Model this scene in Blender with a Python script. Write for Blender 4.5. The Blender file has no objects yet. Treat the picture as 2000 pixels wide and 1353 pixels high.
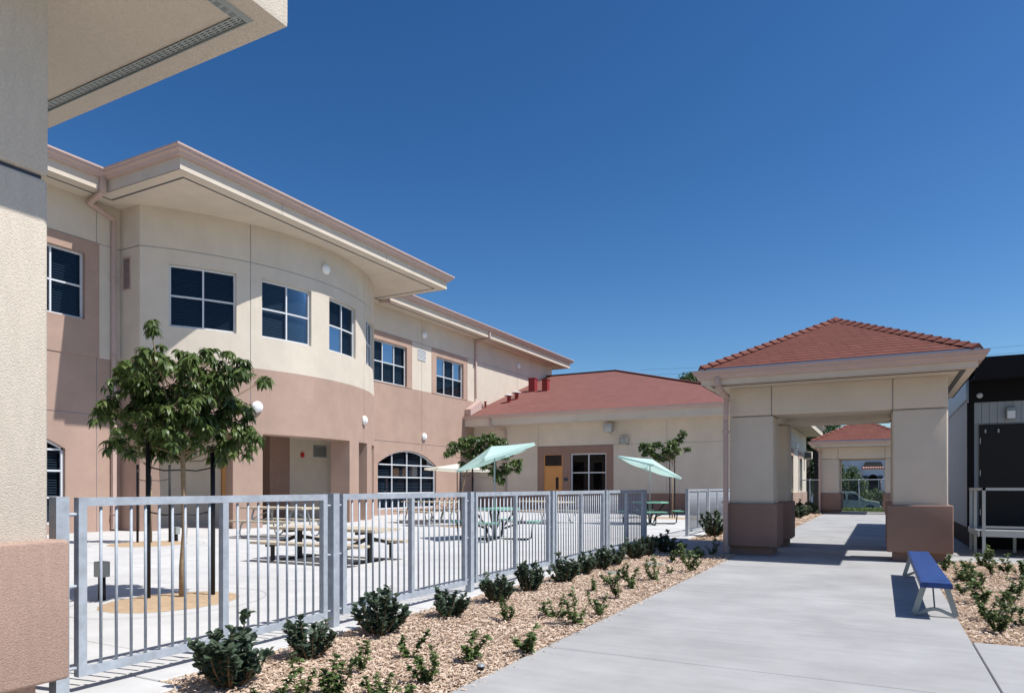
import bpy, bmesh, math, random
import numpy as np
from mathutils import Vector, Matrix
random.seed(7); rng = np.random.default_rng(7)
PI = math.pi
scene = bpy.context.scene
COL = scene.collection

# ------------------------------------------------------------------ camera, sky, sun
HC = 1.27
YAW = math.atan(720/1355)
cam = bpy.data.cameras.new('camera'); cam_o = bpy.data.objects.new('camera', cam); COL.objects.link(cam_o)
cam.sensor_width = 36; cam.lens = 1355/2000*36; cam.shift_y = 0.1367
cam.clip_start = 0.05; cam.clip_end = 3000
cam_o.location = (0, 0, HC); cam_o.rotation_euler = (PI/2, 0, YAW)
scene.camera = cam_o
SUN = Vector((0.615, 0.10, 1.0)).normalized()
world = bpy.data.worlds.new('World'); scene.world = world; world.use_nodes = True
wn = world.node_tree; wn.nodes.clear()
sky = wn.nodes.new('ShaderNodeTexSky'); sky.sky_type = 'NISHITA'; sky.sun_disc = False
sky.sun_elevation = math.asin(SUN.z); sky.sun_rotation = math.atan2(SUN.x, SUN.y)
sky.air_density = 1.0; sky.dust_density = 0.55; sky.ozone_density = 3.0; sky.altitude = 0
bg = wn.nodes.new('ShaderNodeBackground'); bg.inputs['Strength'].default_value = 0.063
wo = wn.nodes.new('ShaderNodeOutputWorld')
hs = wn.nodes.new('ShaderNodeHueSaturation'); hs.inputs['Saturation'].default_value = 1.17
gm = wn.nodes.new('ShaderNodeGamma'); gm.inputs[1].default_value = 1.3      # a polarised, deep blue sky
wn.links.new(sky.outputs[0], gm.inputs[0]); wn.links.new(gm.outputs[0], hs.inputs['Color']); wn.links.new(hs.outputs[0], bg.inputs[0]); wn.links.new(bg.outputs[0], wo.inputs[0])
sl = bpy.data.lights.new('sun', 'SUN'); sl.energy = 5.0; sl.angle = math.radians(0.53); sl.color = (1.0, 0.97, 0.925)
so = bpy.data.objects.new('sun', sl); COL.objects.link(so)
so.rotation_euler = SUN.to_track_quat('Z', 'Y').to_euler(); so.location = (8, -2, 20)
vs = scene.view_settings
vs.view_transform = 'Standard'; vs.look = 'None'; vs.gamma = 1; vs.exposure = 0.2; vs.use_curve_mapping = False

# ------------------------------------------------------------------ photo pixel -> direction (distance always from a surface)
_S, _C = math.sin(YAW), math.cos(YAW)
def ray(px, py):
    r = (px-1000)/1355; z = (951-py)/1355
    return Vector((r*_C-_S, r*_S+_C, z))
def G(px, py, z=0):
    d = ray(px, py); t = (z-HC)/d.z; return Vector((d.x*t, d.y*t, z))
def PX(px, py, X):
    d = ray(px, py); t = X/d.x; return Vector((X, d.y*t, HC+d.z*t))
def PY(px, py, Y):
    d = ray(px, py); t = Y/d.y; return Vector((d.x*t, Y, HC+d.z*t))
RIGHT = Vector((_C, _S, 0)); DEEP = Vector((-_S, _C, 0))

# ------------------------------------------------------------------ materials
MATS = {}
def mat(name, col, rough=0.8, spec=0.3, metal=0.0, var=0.0, scale=6.0, bump=0.0, bscale=200.0, col2=None, dirt=0.0, stretch=(1, 1, 1), detail=4.0):
    m = bpy.data.materials.new(name); m.use_nodes = True; MATS[name] = m
    nt = m.node_tree; b = nt.nodes['Principled BSDF']
    b.inputs['Roughness'].default_value = rough; b.inputs['Metallic'].default_value = metal
    b.inputs['Specular IOR Level'].default_value = spec
    b.inputs['Base Color'].default_value = (*col, 1)
    tc = nt.nodes.new('ShaderNodeTexCoord')
    mp = nt.nodes.new('ShaderNodeMapping'); mp.inputs['Scale'].default_value = stretch
    nt.links.new(tc.outputs['Object'], mp.inputs[0])
    if var > 0 or col2:
        n = nt.nodes.new('ShaderNodeTexNoise'); n.inputs['Scale'].default_value = scale; n.inputs['Detail'].default_value = detail
        n.inputs['Roughness'].default_value = 0.62
        nt.links.new(mp.outputs[0], n.inputs[0])
        rp = nt.nodes.new('ShaderNodeValToRGB'); rp.color_ramp.elements[0].position = 0.3; rp.color_ramp.elements[1].position = 0.72
        c2 = col2 if col2 else tuple(min(1, c*(1+var)) for c in col)
        c1 = tuple(c*(1-var) for c in col)
        rp.color_ramp.elements[0].color = (*c1, 1); rp.color_ramp.elements[1].color = (*c2, 1)
        nt.links.new(n.outputs['Fac'], rp.inputs[0])
        last = rp.outputs[0]
        if dirt > 0:
            n2 = nt.nodes.new('ShaderNodeTexNoise'); n2.inputs['Scale'].default_value = scale*0.23; n2.inputs['Detail'].default_value = 6
            mp2 = nt.nodes.new('ShaderNodeMapping'); mp2.inputs['Scale'].default_value = (1.6, 1.6, 0.3); nt.links.new(tc.outputs['Object'], mp2.inputs[0]); nt.links.new(mp2.outputs[0], n2.inputs[0])
            r2 = nt.nodes.new('ShaderNodeValToRGB'); r2.color_ramp.elements[0].position = 0.35; r2.color_ramp.elements[1].position = 0.65
            r2.color_ramp.elements[0].color = (1-dirt,)*3+(1,); r2.color_ramp.elements[1].color = (1, 1, 1, 1)
            nt.links.new(n2.outputs['Fac'], r2.inputs[0])
            mx = nt.nodes.new('ShaderNodeMixRGB'); mx.blend_type = 'MULTIPLY'; mx.inputs[0].default_value = 1
            nt.links.new(last, mx.inputs[1]); nt.links.new(r2.outputs[0], mx.inputs[2]); last = mx.outputs[0]
        nt.links.new(last, b.inputs['Base Color'])
    if bump > 0:
        nb = nt.nodes.new('ShaderNodeTexNoise'); nb.inputs['Scale'].default_value = bscale; nb.inputs['Detail'].default_value = 3
        nt.links.new(mp.outputs[0], nb.inputs[0])
        bp = nt.nodes.new('ShaderNodeBump'); bp.inputs['Strength'].default_value = bump; bp.inputs['Distance'].default_value = 0.01
        nt.links.new(nb.outputs['Fac'], bp.inputs['Height']); nt.links.new(bp.outputs[0], b.inputs['Normal'])
    return m
CREAM = (0.648, 0.572, 0.472); BROWN = (0.43, 0.30, 0.238)
mat('cream', CREAM, 0.9, 0.15, var=0.05, scale=1.6, bump=0.35, bscale=70, dirt=0.085)
mat('brown', BROWN, 0.9, 0.15, var=0.07, scale=1.6, bump=0.4, bscale=70, dirt=0.11)
mat('cream_near', CREAM, 0.95, 0.1, var=0.09, scale=70, bump=0.7, bscale=150, dirt=0.06)
mat('brown_near', BROWN, 0.95, 0.1, var=0.12, scale=70, bump=0.7, bscale=150, dirt=0.08)
mat('wainscot', (0.295, 0.19, 0.15), 0.9, 0.15, var=0.07, scale=2.5, bump=0.4, bscale=70, dirt=0.1)
mat('pinkmetal', (0.52, 0.385, 0.335), 0.45, 0.4, var=0.04, scale=2)
mat('whitealu', (0.62, 0.64, 0.66), 0.4, 0.4)
mat('lampwhite', (0.85, 0.85, 0.83), 0.35, 0.5)
mat('groove', (0.30, 0.31, 0.33), 0.8)
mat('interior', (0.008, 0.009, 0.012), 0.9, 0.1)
mat('blind', (0.25, 0.26, 0.26), 0.6, 0.2)
mat('darkvent', (0.10, 0.10, 0.10), 0.8)
mat('ventgrey', (0.33, 0.36, 0.35), 0.5, 0.4, metal=0.3)
mat('orange', (0.58, 0.275, 0.085), 0.5, 0.4, var=0.03, scale=3)
mat('black', (0.012, 0.012, 0.014), 0.55, 0.35)
mat('blackgloss', (0.01, 0.011, 0.013), 0.15, 0.5)
mat('redvent', (0.27, 0.035, 0.035), 0.6, 0.3, var=0.08, scale=5)
mat('flashing', (0.35, 0.42, 0.50), 0.4, 0.4, metal=0.5)
mat('galv', (0.40, 0.44, 0.485), 0.58, 0.35, metal=0.1, var=0.16, scale=14, bump=0.05, bscale=60, dirt=0.1)
mat('beige', (0.55, 0.47, 0.35), 0.6, 0.3, var=0.05, scale=8)
mat('tablegreen', (0.21, 0.46, 0.34), 0.5, 0.4, var=0.04, scale=6)
mat('tube', (0.42, 0.44, 0.44), 0.4, 0.5, metal=0.5)
mat('blue', (0.010, 0.044, 0.18), 0.40, 0.4, var=0.22, scale=9, col2=(0.024, 0.082, 0.28), bump=0.03, bscale=40)
mat('bark', (0.30, 0.22, 0.14), 0.9, 0.1, var=0.25, scale=30, bump=0.5, bscale=60)
mat('darkbark', (0.06, 0.05, 0.045), 0.9, 0.1, var=0.3, scale=8, bump=0.5, bscale=20)
mat('twig', (0.17, 0.11, 0.06), 0.9, 0.1)
mat('sand', (0.47, 0.345, 0.225), 0.95, 0.1, var=0.14, scale=22, bump=0.5, bscale=90, dirt=0.12)
mat('soil', (0.33, 0.235, 0.16), 0.95, 0.1, var=0.3, scale=30, bump=0.6, bscale=80)
mat('asphalt', (0.06, 0.06, 0.062), 0.9, 0.2, var=0.15, scale=5)
mat('earth', (0.26, 0.23, 0.18), 0.95, 0.1, var=0.2, scale=0.3)
mat('plastic_green', (0.20, 0.27, 0.22), 0.5, 0.4)
mat('portable_wall', (0.36, 0.40, 0.42), 0.7, 0.3, var=0.04, scale=2)
mat('portable_dark', (0.008, 0.008, 0.009), 0.7, 0.2)
mat('door_dark', (0.010, 0.008, 0.008), 0.5, 0.3)
mat('red', (0.5, 0.02, 0.02), 0.5)
mat('vanpaint', (0.34, 0.42, 0.34), 0.3, 0.5)
mat('houseblue', (0.62, 0.66, 0.72), 0.9)
mat('tile_pink', (0.55, 0.30, 0.24), 0.8, var=0.15, scale=20)
mat('signblue', (0.05, 0.055, 0.07), 0.4)

def concrete(name, col, var, brush=(1, 1, 1), stain=0.12):
    m = mat(name, col, 0.88, 0.25, var=var, scale=2.2, bump=0.12, bscale=160, dirt=stain)
    nt = m.node_tree; b = nt.nodes['Principled BSDF']
    lk = [l for l in nt.links if l.to_socket == b.inputs['Base Color']][0]
    src = lk.from_socket
    tc = nt.nodes.new('ShaderNodeTexCoord'); mp = nt.nodes.new('ShaderNodeMapping'); mp.inputs['Scale'].default_value = brush
    nt.links.new(tc.outputs['Object'], mp.inputs[0])
    n = nt.nodes.new('ShaderNodeTexNoise'); n.inputs['Scale'].default_value = 3.0; n.inputs['Detail'].default_value = 5
    nt.links.new(mp.outputs[0], n.inputs[0])
    r = nt.nodes.new('ShaderNodeValToRGB'); r.color_ramp.elements[0].position = 0.3; r.color_ramp.elements[1].position = 0.7
    r.color_ramp.elements[0].color = (0.91, 0.91, 0.91, 1); r.color_ramp.elements[1].color = (1, 1, 1, 1)
    nt.links.new(n.outputs['Fac'], r.inputs[0])
    mx = nt.nodes.new('ShaderNodeMixRGB'); mx.blend_type = 'MULTIPLY'; mx.inputs[0].default_value = 1
    nt.links.new(src, mx.inputs[1]); nt.links.new(r.outputs[0], mx.inputs[2]); nt.links.new(mx.outputs[0], b.inputs['Base Color'])
concrete('walk', (0.405, 0.402, 0.395), 0.07, (0.5, 3.5, 1), 0.16)
concrete('court', (0.585, 0.578, 0.565), 0.05, (1.2, 1.2, 1), 0.10)

def roofmat(name, col, rowh, brickw):
    m = bpy.data.materials.new(name); m.use_nodes = True; MATS[name] = m
    nt = m.node_tree; b = nt.nodes['Principled BSDF']; b.inputs['Roughness'].default_value = 0.9; b.inputs['Specular IOR Level'].default_value = 0.15
    tc = nt.nodes.new('ShaderNodeTexCoord')
    br = nt.nodes.new('ShaderNodeTexBrick'); br.inputs['Scale'].default_value = 1.0
    br.inputs['Brick Width'].default_value = brickw; br.inputs['Row Height'].default_value = rowh; br.inputs['Mortar Size'].default_value = 0.008
    br.inputs['Color1'].default_value = (*[c*1.06 for c in col], 1); br.inputs['Color2'].default_value = (*[c*0.92 for c in col], 1)
    br.inputs['Mortar'].default_value = (*[c*0.82 for c in col], 1)
    nt.links.new(tc.outputs['UV'], br.inputs[0])
    n = nt.nodes.new('ShaderNodeTexNoise'); n.inputs['Scale'].default_value = 45; n.inputs['Detail'].default_value = 4
    nt.links.new(tc.outputs['Object'], n.inputs[0])
    mx = nt.nodes.new('ShaderNodeMixRGB'); mx.blend_type = 'MULTIPLY'; mx.inputs[0].default_value = 0.55
    nt.links.new(br.outputs['Color'], mx.inputs[1]); nt.links.new(n.outputs['Color'], mx.inputs[2])
    g = nt.nodes.new('ShaderNodeHueSaturation'); g.inputs['Saturation'].default_value = 1; g.inputs['Value'].default_value = 1.35
    bw = nt.nodes.new('ShaderNodeRGBToBW'); nt.links.new(n.outputs['Color'], bw.inputs[0]); nt.links.new(bw.outputs[0], mx.inputs[2])
    nt.links.new(mx.outputs[0], g.inputs['Color'])
    n3 = nt.nodes.new('ShaderNodeTexNoise'); n3.inputs['Scale'].default_value = 1.3; n3.inputs['Detail'].default_value = 5; nt.links.new(tc.outputs['Object'], n3.inputs[0])
    r3 = nt.nodes.new('ShaderNodeValToRGB'); r3.color_ramp.elements[0].position = .32; r3.color_ramp.elements[1].position = .68; r3.color_ramp.elements[0].color = (.90, .91, .92, 1)
    nt.links.new(n3.outputs['Fac'], r3.inputs[0]); m3 = nt.nodes.new('ShaderNodeMixRGB'); m3.blend_type = 'MULTIPLY'; m3.inputs[0].default_value = 1
    nt.links.new(g.outputs[0], m3.inputs[1]); nt.links.new(r3.outputs[0], m3.inputs[2]); nt.links.new(m3.outputs[0], b.inputs['Base Color'])
roofmat('roofred', (0.235, 0.104, 0.087), 0.14, 0.3)
roofmat('shingle', (0.185, 0.070, 0.054), 0.5, 0.22)
mat('hipcap', (0.185, 0.070, 0.054), 0.9, 0.15, var=0.2, scale=9)

def leafmat(name, c1, c2, rough=0.4, trans=0.32):
    m = bpy.data.materials.new(name); m.use_nodes = True; MATS[name] = m
    nt = m.node_tree; b = nt.nodes['Principled BSDF']
    a = nt.nodes.new('ShaderNodeAttribute'); a.attribute_name = 'tone'
    rp = nt.nodes.new('ShaderNodeValToRGB')
    rp.color_ramp.elements[0].color = (*c1, 1); rp.color_ramp.elements[1].color = (*c2, 1)
    nt.links.new(a.outputs['Fac'], rp.inputs[0]); nt.links.new(rp.outputs[0], b.inputs['Base Color'])
    b.inputs['Roughness'].default_value = rough; b.inputs['Specular IOR Level'].default_value = 0.4
    t = nt.nodes.new('ShaderNodeBsdfTranslucent'); nt.links.new(rp.outputs[0], t.inputs['Color'])
    ms = nt.nodes.new('ShaderNodeMixShader'); ms.inputs[0].default_value = trans
    out = nt.nodes['Material Output']
    nt.links.new(b.outputs[0], ms.inputs[1]); nt.links.new(t.outputs[0], ms.inputs[2]); nt.links.new(ms.outputs[0], out.inputs[0])
leafmat('leaf_tree', (0.030, 0.070, 0.024), (0.165, 0.225, 0.065), 0.4, 0.4)
leafmat('leaf_dark', (0.038, 0.068, 0.044), (0.130, 0.175, 0.110), 0.45)
leafmat('leaf_light', (0.040, 0.085, 0.025), (0.17, 0.23, 0.075), 0.45)
leafmat('leaf_far', (0.02, 0.05, 0.015), (0.09, 0.15, 0.04), 0.5)
leafmat('grassblade', (0.05, 0.10, 0.02), (0.16, 0.23, 0.06), 0.6)
leafmat('chip', (0.15, 0.095, 0.062), (0.74, 0.60, 0.475), 0.9, 0.0)
MATS['chip'].node_tree.nodes['Color Ramp'].color_ramp.elements.new(0.3).color = (0.46, 0.325, 0.23, 1)

def glassmat():
    m = bpy.data.materials.new('glass'); m.use_nodes = True; MATS['glass'] = m
    nt = m.node_tree; nt.nodes.clear()
    tr = nt.nodes.new('ShaderNodeBsdfTransparent'); tr.inputs[0].default_value = (0.33, 0.42, 0.52, 1)
    gl = nt.nodes.new('ShaderNodeBsdfGlossy'); gl.inputs['Roughness'].default_value = 0.02; gl.inputs[0].default_value = (0.8, 0.9, 1, 1)
    fr = nt.nodes.new('ShaderNodeFresnel'); fr.inputs[0].default_value = 1.55
    mx = nt.nodes.new('ShaderNodeMixShader'); o = nt.nodes.new('ShaderNodeOutputMaterial')
    mu = nt.nodes.new('ShaderNodeMath'); mu.operation = 'MULTIPLY'; mu.inputs[1].default_value = 0.45; nt.links.new(fr.outputs[0], mu.inputs[0]); nt.links.new(mu.outputs[0], mx.inputs[0]); nt.links.new(tr.outputs[0], mx.inputs[1]); nt.links.new(gl.outputs[0], mx.inputs[2]); nt.links.new(mx.outputs[0], o.inputs[0])
glassmat()
def canopymat(name, col):
    m = mat(name, col, 0.7, 0.2, var=0.03, scale=4); nt = m.node_tree; b = nt.nodes['Principled BSDF']
    t = nt.nodes.new('ShaderNodeBsdfTranslucent'); t.inputs[0].default_value = (*col, 1)
    ms = nt.nodes.new('ShaderNodeMixShader'); ms.inputs[0].default_value = 0.35
    nt.links.new(b.outputs[0], ms.inputs[1]); nt.links.new(t.outputs[0], ms.inputs[2]); nt.links.new(ms.outputs[0], nt.nodes['Material Output'].inputs[0])
canopymat('canopy_green', (0.58, 0.77, 0.71)); canopymat('canopy_white', (0.80, 0.78, 0.68))

# ------------------------------------------------------------------ mesh helpers
class MB:
    def __init__(s): s.v = []; s.f = []; s.uv = None
    def quad(s, a, b, c, d):
        n = len(s.v); s.v += [tuple(a), tuple(b), tuple(c), tuple(d)]; s.f.append((n, n+1, n+2, n+3)); return s
    def poly(s, pts):
        n = len(s.v); s.v += [tuple(p) for p in pts]; s.f.append(tuple(range(n, n+len(pts)))); return s
    def box(s, x0, x1, y0, y1, z0, z1):
        n = len(s.v)
        s.v += [(x0, y0, z0), (x1, y0, z0), (x1, y1, z0), (x0, y1, z0), (x0, y0, z1), (x1, y0, z1), (x1, y1, z1), (x0, y1, z1)]
        for q in ((0, 3, 2, 1), (4, 5, 6, 7), (0, 1, 5, 4), (1, 2, 6, 5), (2, 3, 7, 6), (3, 0, 4, 7)): s.f.append(tuple(n+i for i in q))
        return s
    def prism(s, pts, vec):                       # polygon extruded by a vector
        n = len(s.v); k = len(pts); vec = Vector(vec)
        s.v += [tuple(p) for p in pts] + [tuple(Vector(p)+vec) for p in pts]
        s.f.append(tuple(range(n+k-1, n-1, -1))); s.f.append(tuple(range(n+k, n+2*k)))
        for i in range(k):
            j = (i+1) % k; s.f.append((n+i, n+j, n+k+j, n+k+i))
        return s
    def tube(s, pts, r, seg=8, cap=True):          # round bar along a polyline, r scalar or list
        pts = [Vector(p) for p in pts]; k = len(pts); rr = r if isinstance(r, (list, tuple)) else [r]*k
        n = len(s.v)
        for i, p in enumerate(pts):
            t = (pts[min(i+1, k-1)]-pts[max(i-1, 0)]).normalized()
            a = t.orthogonal().normalized() if i == 0 else (A - t*A.dot(t)).normalized()
            A = a; b = t.cross(a)
            for j in range(seg):
                w = 2*PI*j/seg; s.v.append(tuple(p+(a*math.cos(w)+b*math.sin(w))*rr[i]))
        for i in range(k-1):
            for j in range(seg):
                j2 = (j+1) % seg
                s.f.append((n+i*seg+j, n+i*seg+j2, n+(i+1)*seg+j2, n+(i+1)*seg+j))
        if cap:
            s.f.append(tuple(n+j for j in reversed(range(seg)))); s.f.append(tuple(n+(k-1)*seg+j for j in range(seg)))
        return s
    def bar(s, p, q, w, h=None, up=(0, 0, 1)):     # rectangular bar
        p = Vector(p); q = Vector(q); h = h or w; t = (q-p).normalized(); u = Vector(up)
        if abs(t.dot(u)) > 0.95: u = Vector((1, 0, 0))
        a = t.cross(u).normalized()*w/2; b = t.cross(a).normalized()*h/2
        return s.prism([p+a+b, p-a+b, p-a-b, p+a-b], q-p)
    def lathe(s, prof, c=(0, 0, 0), seg=20, axis='z'):
        n = len(s.v); k = len(prof); c = Vector(c)
        for r, z in prof:
            for j in range(seg):
                w = 2*PI*j/seg; p = (r*math.cos(w), r*math.sin(w), z)
                if axis == 'x': p = (p[2], p[0], p[1])
                if axis == 'y': p = (p[0], p[2], p[1])
                s.v.append(tuple(c+Vector(p)))
        for i in range(k-1):
            for j in range(seg):
                j2 = (j+1) % seg; s.f.append((n+i*seg+j, n+i*seg+j2, n+(i+1)*seg+j2, n+(i+1)*seg+j))
        return s
    def sweep(s, path, prof, closed=False):        # horizontal path, profile (outward, z); outward = right of travel
        P = [Vector((p[0], p[1], 0)) for p in path]; k = len(P); m = len(prof); n = len(s.v)
        for i in range(k):
            if closed or 0 < i < k-1:
                d0 = (P[i]-P[i-1]).normalized(); d1 = (P[(i+1) % k]-P[i]).normalized()
            elif i == 0: d0 = d1 = (P[1]-P[0]).normalized()
            else: d0 = d1 = (P[-1]-P[-2]).normalized()
            n0 = Vector((d0.y, -d0.x, 0)); n1 = Vector((d1.y, -d1.x, 0)); mi = (n0+n1); mi = mi/(1+n0.dot(n1))
            for o, z in prof: s.v.append(tuple(P[i]+mi*o+Vector((0, 0, z))))
        for i in range(k if closed else k-1):
            i2 = (i+1) % k
            for j in range(m):
                j2 = (j+1) % m; s.f.append((n+i*m+j, n+i*m+j2, n+i2*m+j2, n+i2*m+j))
        if not closed:
            s.f.append(tuple(n+j for j in reversed(range(m)))); s.f.append(tuple(n+(k-1)*m+j for j in range(m)))
        return s
    def mesh(s, name, m=None, smooth=False, fix=True):
        me = bpy.data.meshes.new(name); me.from_pydata(s.v, [], s.f)
        if fix:
            bm = bmesh.new(); bm.from_mesh(me); bmesh.ops.recalc_face_normals(bm, faces=bm.faces); bm.to_mesh(me); bm.free()
        if m: me.materials.append(MATS[m])
        if smooth: me.polygons.foreach_set('use_smooth', [True]*len(me.polygons))
        me.update(); return me

def link(name, data, parent=None, loc=None, inv=None):
    o = bpy.data.objects.new(name, data); COL.objects.link(o)
    if parent is not None:
        o.parent = parent
        if inv is not None: o.matrix_parent_inverse = inv
    if loc is not None: o.location = loc
    return o
def root(name, loc, label, cat, group=None, rz=0):
    o = link(name, None); o.location = loc; o.rotation_euler = (0, 0, rz); o.empty_display_size = 0.2
    o['label'] = label; o['category'] = cat
    if group: o['group'] = group
    return o
def tag(o, label, cat, group=None):
    o['label'] = label; o['category'] = cat
    if group: o['group'] = group
    return o
def wpart(name, mb, m, parent, smooth=False, bevel=0, seg=3):       # built in world coordinates under an unrotated thing
    me = mb.mesh(name, m, smooth)
    top = parent.parent is None
    o = link(name, me, parent, inv=Matrix.Translation(-Vector(parent.location)) if top else Matrix.Identity(4))
    if bevel:
        bm = bmesh.new(); bm.from_mesh(me); bmesh.ops.remove_doubles(bm, verts=bm.verts, dist=1e-5)
        ed = [e for e in bm.edges if len(e.link_faces) == 2 and e.calc_face_angle(0) > 0.5]
        bmesh.ops.bevel(bm, geom=ed, offset=bevel, segments=seg, profile=0.5, affect='EDGES')
        bm.to_mesh(me); bm.free()
        for p in me.polygons: p.use_smooth = True
        me.set_sharp_from_angle(angle=0.6)
    return o
def lpart(name, mb, m, parent, smooth=False, loc=None):             # built in the thing's own coordinates
    return link(name, mb.mesh(name, m, smooth), parent, loc)
def struct(name, mb, m, smooth=False, parent=None):
    o = link(name, mb.mesh(name, m, smooth), parent)
    if parent is None: o['kind'] = 'structure'
    return o
def copy_tree(o, parent=None):
    c = o.copy(); COL.objects.link(c)
    if parent is not None: c.parent = parent
    for ch in list(o.children): copy_tree(ch, c)
    return c

def islands(mb):                                                    # split a mesh builder into its connected pieces
    key = {}; par = {}
    def find(a):
        while par[a] != a: par[a] = par[par[a]]; a = par[a]
        return a
    ids = [key.setdefault(tuple(round(c, 4) for c in v), len(key)) for v in mb.v]
    for i in ids: par.setdefault(i, i)
    for f in mb.f:
        for i in f[1:]: par[find(ids[i])] = find(ids[f[0]])
    out = {}
    for f in mb.f: out.setdefault(find(ids[f[0]]), []).append(f)
    for fs in out.values():
        m = MB(); mp = {}
        for f in fs:
            m.f.append(tuple(mp.setdefault(i, len(mp)) for i in f))
        m.v = [mb.v[i] for i in mp]; yield m
# ------------------------------------------------------------------ ground
def ground_z(y):
    if y < 42: return -0.03
    if y < 50: return -0.03 - 1.02*(y-42)/8
    return -1.05
mb = MB(); ys = [-900, -60, 0, 20, 42, 44, 46, 48, 50, 70, 120, 400, 1500]; xs = [-1200, -200, -60, -20, 0, 20, 60, 200, 1200]
for i in range(len(ys)-1):
    for j in range(len(xs)-1):
        mb.quad((xs[j], ys[i], ground_z(ys[i])), (xs[j+1], ys[i], ground_z(ys[i])), (xs[j+1], ys[i+1], ground_z(ys[i+1])), (xs[j], ys[i+1], ground_z(ys[i+1])))
struct('ground', mb, 'earth')
XL, XR = -2.36, 0.66             # walkway edges
FX = -4.35                       # fence line
def slab(x0, x1, y0, y1, m, parent, gap=0.008, top=0.0, th=0.1):
    mb = MB(); g = gap/2; b = 0.006
    X0, X1, Y0, Y1 = x0+g, x1-g, y0+g, y1-g
    lo = [(X0, Y0), (X1, Y0), (X1, Y1), (X0, Y1)]; hi = [(X0+b, Y0+b), (X1-b, Y0+b), (X1-b, Y1-b), (X0+b, Y1-b)]
    n = 0
    mb.v = [(*p, top-th) for p in lo]+[(*p, top-b) for p in lo]+[(*p, top) for p in hi]
    mb.f = [(8, 9, 10, 11)]
    for i in range(4):
        j = (i+1) % 4; mb.f += [(i, j, 4+j, 4+i), (4+i, 4+j, 8+j, 8+i)]
    return link('slab', mb.mesh('slab', m), parent)
def base_sheet(name, x0, x1, y0, y1, z, m='groove'):
    return struct(name, MB().quad((x0, y0, z), (x1, y0, z), (x1, y1, z), (x0, y1, z)), m)
walk = base_sheet('walkway', XL-0.001, XR+0.001, -3, 39.7, -0.02)
yy = [-3, -0.4, 1.9, 5.0, 8.5, 11.5, 14.95, 18.4, 21.4, 24.4, 27.4, 30.4, 33.4, 36.4, 39.7]
for a, b in zip(yy[:-1], yy[1:]): slab(XL, XR, a, b, 'walk', walk)
apron = base_sheet('apron_path', XR+0.001, 9, -3, 30, -0.022)
slab(XR, 3.2, -3, 3.6, 'walk', apron); slab(XR, 3.2, 3.6, 6.78, 'walk', apron); slab(3.2, 6, 3.6, 6.78, 'walk', apron)
slab(XR, 3.2, 14.0, 15.6, 'walk', apron); slab(3.2, 6.5, 14.0, 15.6, 'walk', apron); slab(XR, 3.2, 15.6, 21, 'walk', apron); slab(3.2, 9, 15.6, 21, 'walk', apron); slab(XR, 9, 21, 30, 'walk', apron)
gatep = base_sheet('gate_path', -4.17, XL-0.001, 13.3, 16.6, -0.021)
slab(-4.16, XL, 13.3, 16.6, 'walk', gatep)
court = base_sheet('courtyard', -23, -4.16, -8, 33, -0.024)
xs = [-23, -19.2, -16.2, -13.2, -10.2, -7.2, -4.50]; ys = [-8, -3, 0.2, 3.4, 6.9, 10.2, 13.3, 16.6, 19.8, 23, 26.2, 29.4, 32.6]
for i in range(len(xs)-1):
    for j in range(len(ys)-1): slab(xs[i], xs[i+1], ys[j], ys[j+1], 'court', court)
ky = [2.9, 5.9, 8.9, 11.9, 13.3]
for a, b in zip(ky[:-1], ky[1:]): slab(-4.50, -4.13, a, b, 'court', court, 0.01, 0.012)
slab(-4.50, -3.9, -2, 2.9, 'court', court, 0.01, 0.010)
for a, b in ((13.3, 16.6),): slab(-4.50, -4.16, a, b, 'court', court, 0.008, 0.0)
for a, b in ((16.6, 19.6), (19.6, 22.8), (22.8, 26), (26, 29.4), (29.4, 32.6)): slab(-4.50, -4.13, a, b, 'court', court, 0.008, 0.012)

# planting beds: soil sheet + wood-chip mulch
def bed_poly(name, pts, z):
    return struct(name, MB().poly([(x, y, z(x, y)) for x, y in pts]), 'soil')
def chips(name, regions, label_h=0.006):
    V = []; T = []
    F = []
    for (x0, x1, y0, y1, n, smin, smax) in regions:
        c = np.stack([rng.uniform(x0, x1, n), rng.uniform(y0, y1, n)], 1)
        for k in range(n):
            L = rng.uniform(smin, smax); W = L*rng.uniform(0.18, 0.42); a = rng.uniform(0, PI*2); tl = rng.normal(0, 0.28); tl2 = rng.normal(0, 0.35)
            ca, sa = math.cos(a), math.sin(a); z = -0.012+abs(rng.normal(0, 0.012))+L*0.15
            ux, uy, uz = ca*L/2, sa*L/2, math.sin(tl)*L/2; wx, wy, wz = -sa*W/2, ca*W/2, math.sin(tl2)*W/2
            x, y = c[k]; b = len(V)
            V += [(x-ux-wx, y-uy-wy, z-uz-wz), (x+ux-wx*.6, y+uy-wy*.6, z+uz-wz), (x+ux+wx*.8, y+uy+wy*.8, z+uz+wz), (x-ux+wx, y-uy+wy, z-uz+wz), (x, y, z+W*.35)]
            F += [(b, b+1, b+4), (b+1, b+2, b+4), (b+2, b+3, b+4), (b+3, b, b+4)]
            t = min(1, max(0, rng.normal(0.58, 0.25))); T += [t]*5
    me = bpy.data.meshes.new(name); me.from_pydata(V, [], F); me.materials.append(MATS['chip'])
    at = me.attributes.new('tone', 'FLOAT', 'POINT'); at.data.foreach_set('value', T)
    o = link(name, me); o['kind'] = 'stuff'; o['label'] = label_chip[name]; o['category'] = 'mulch'
    return o
label_chip = {'wood_chip_mulch': 'tan wood chip mulch covering the planting bed between fence and walkway',
              'wood_chip_mulch_right': 'tan wood chip mulch in the bed behind the blue bench',
              'wood_chip_mulch_far': 'wood chip mulch in the narrow bed beyond the gate'}
mb = MB(); zz = -0.015
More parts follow.
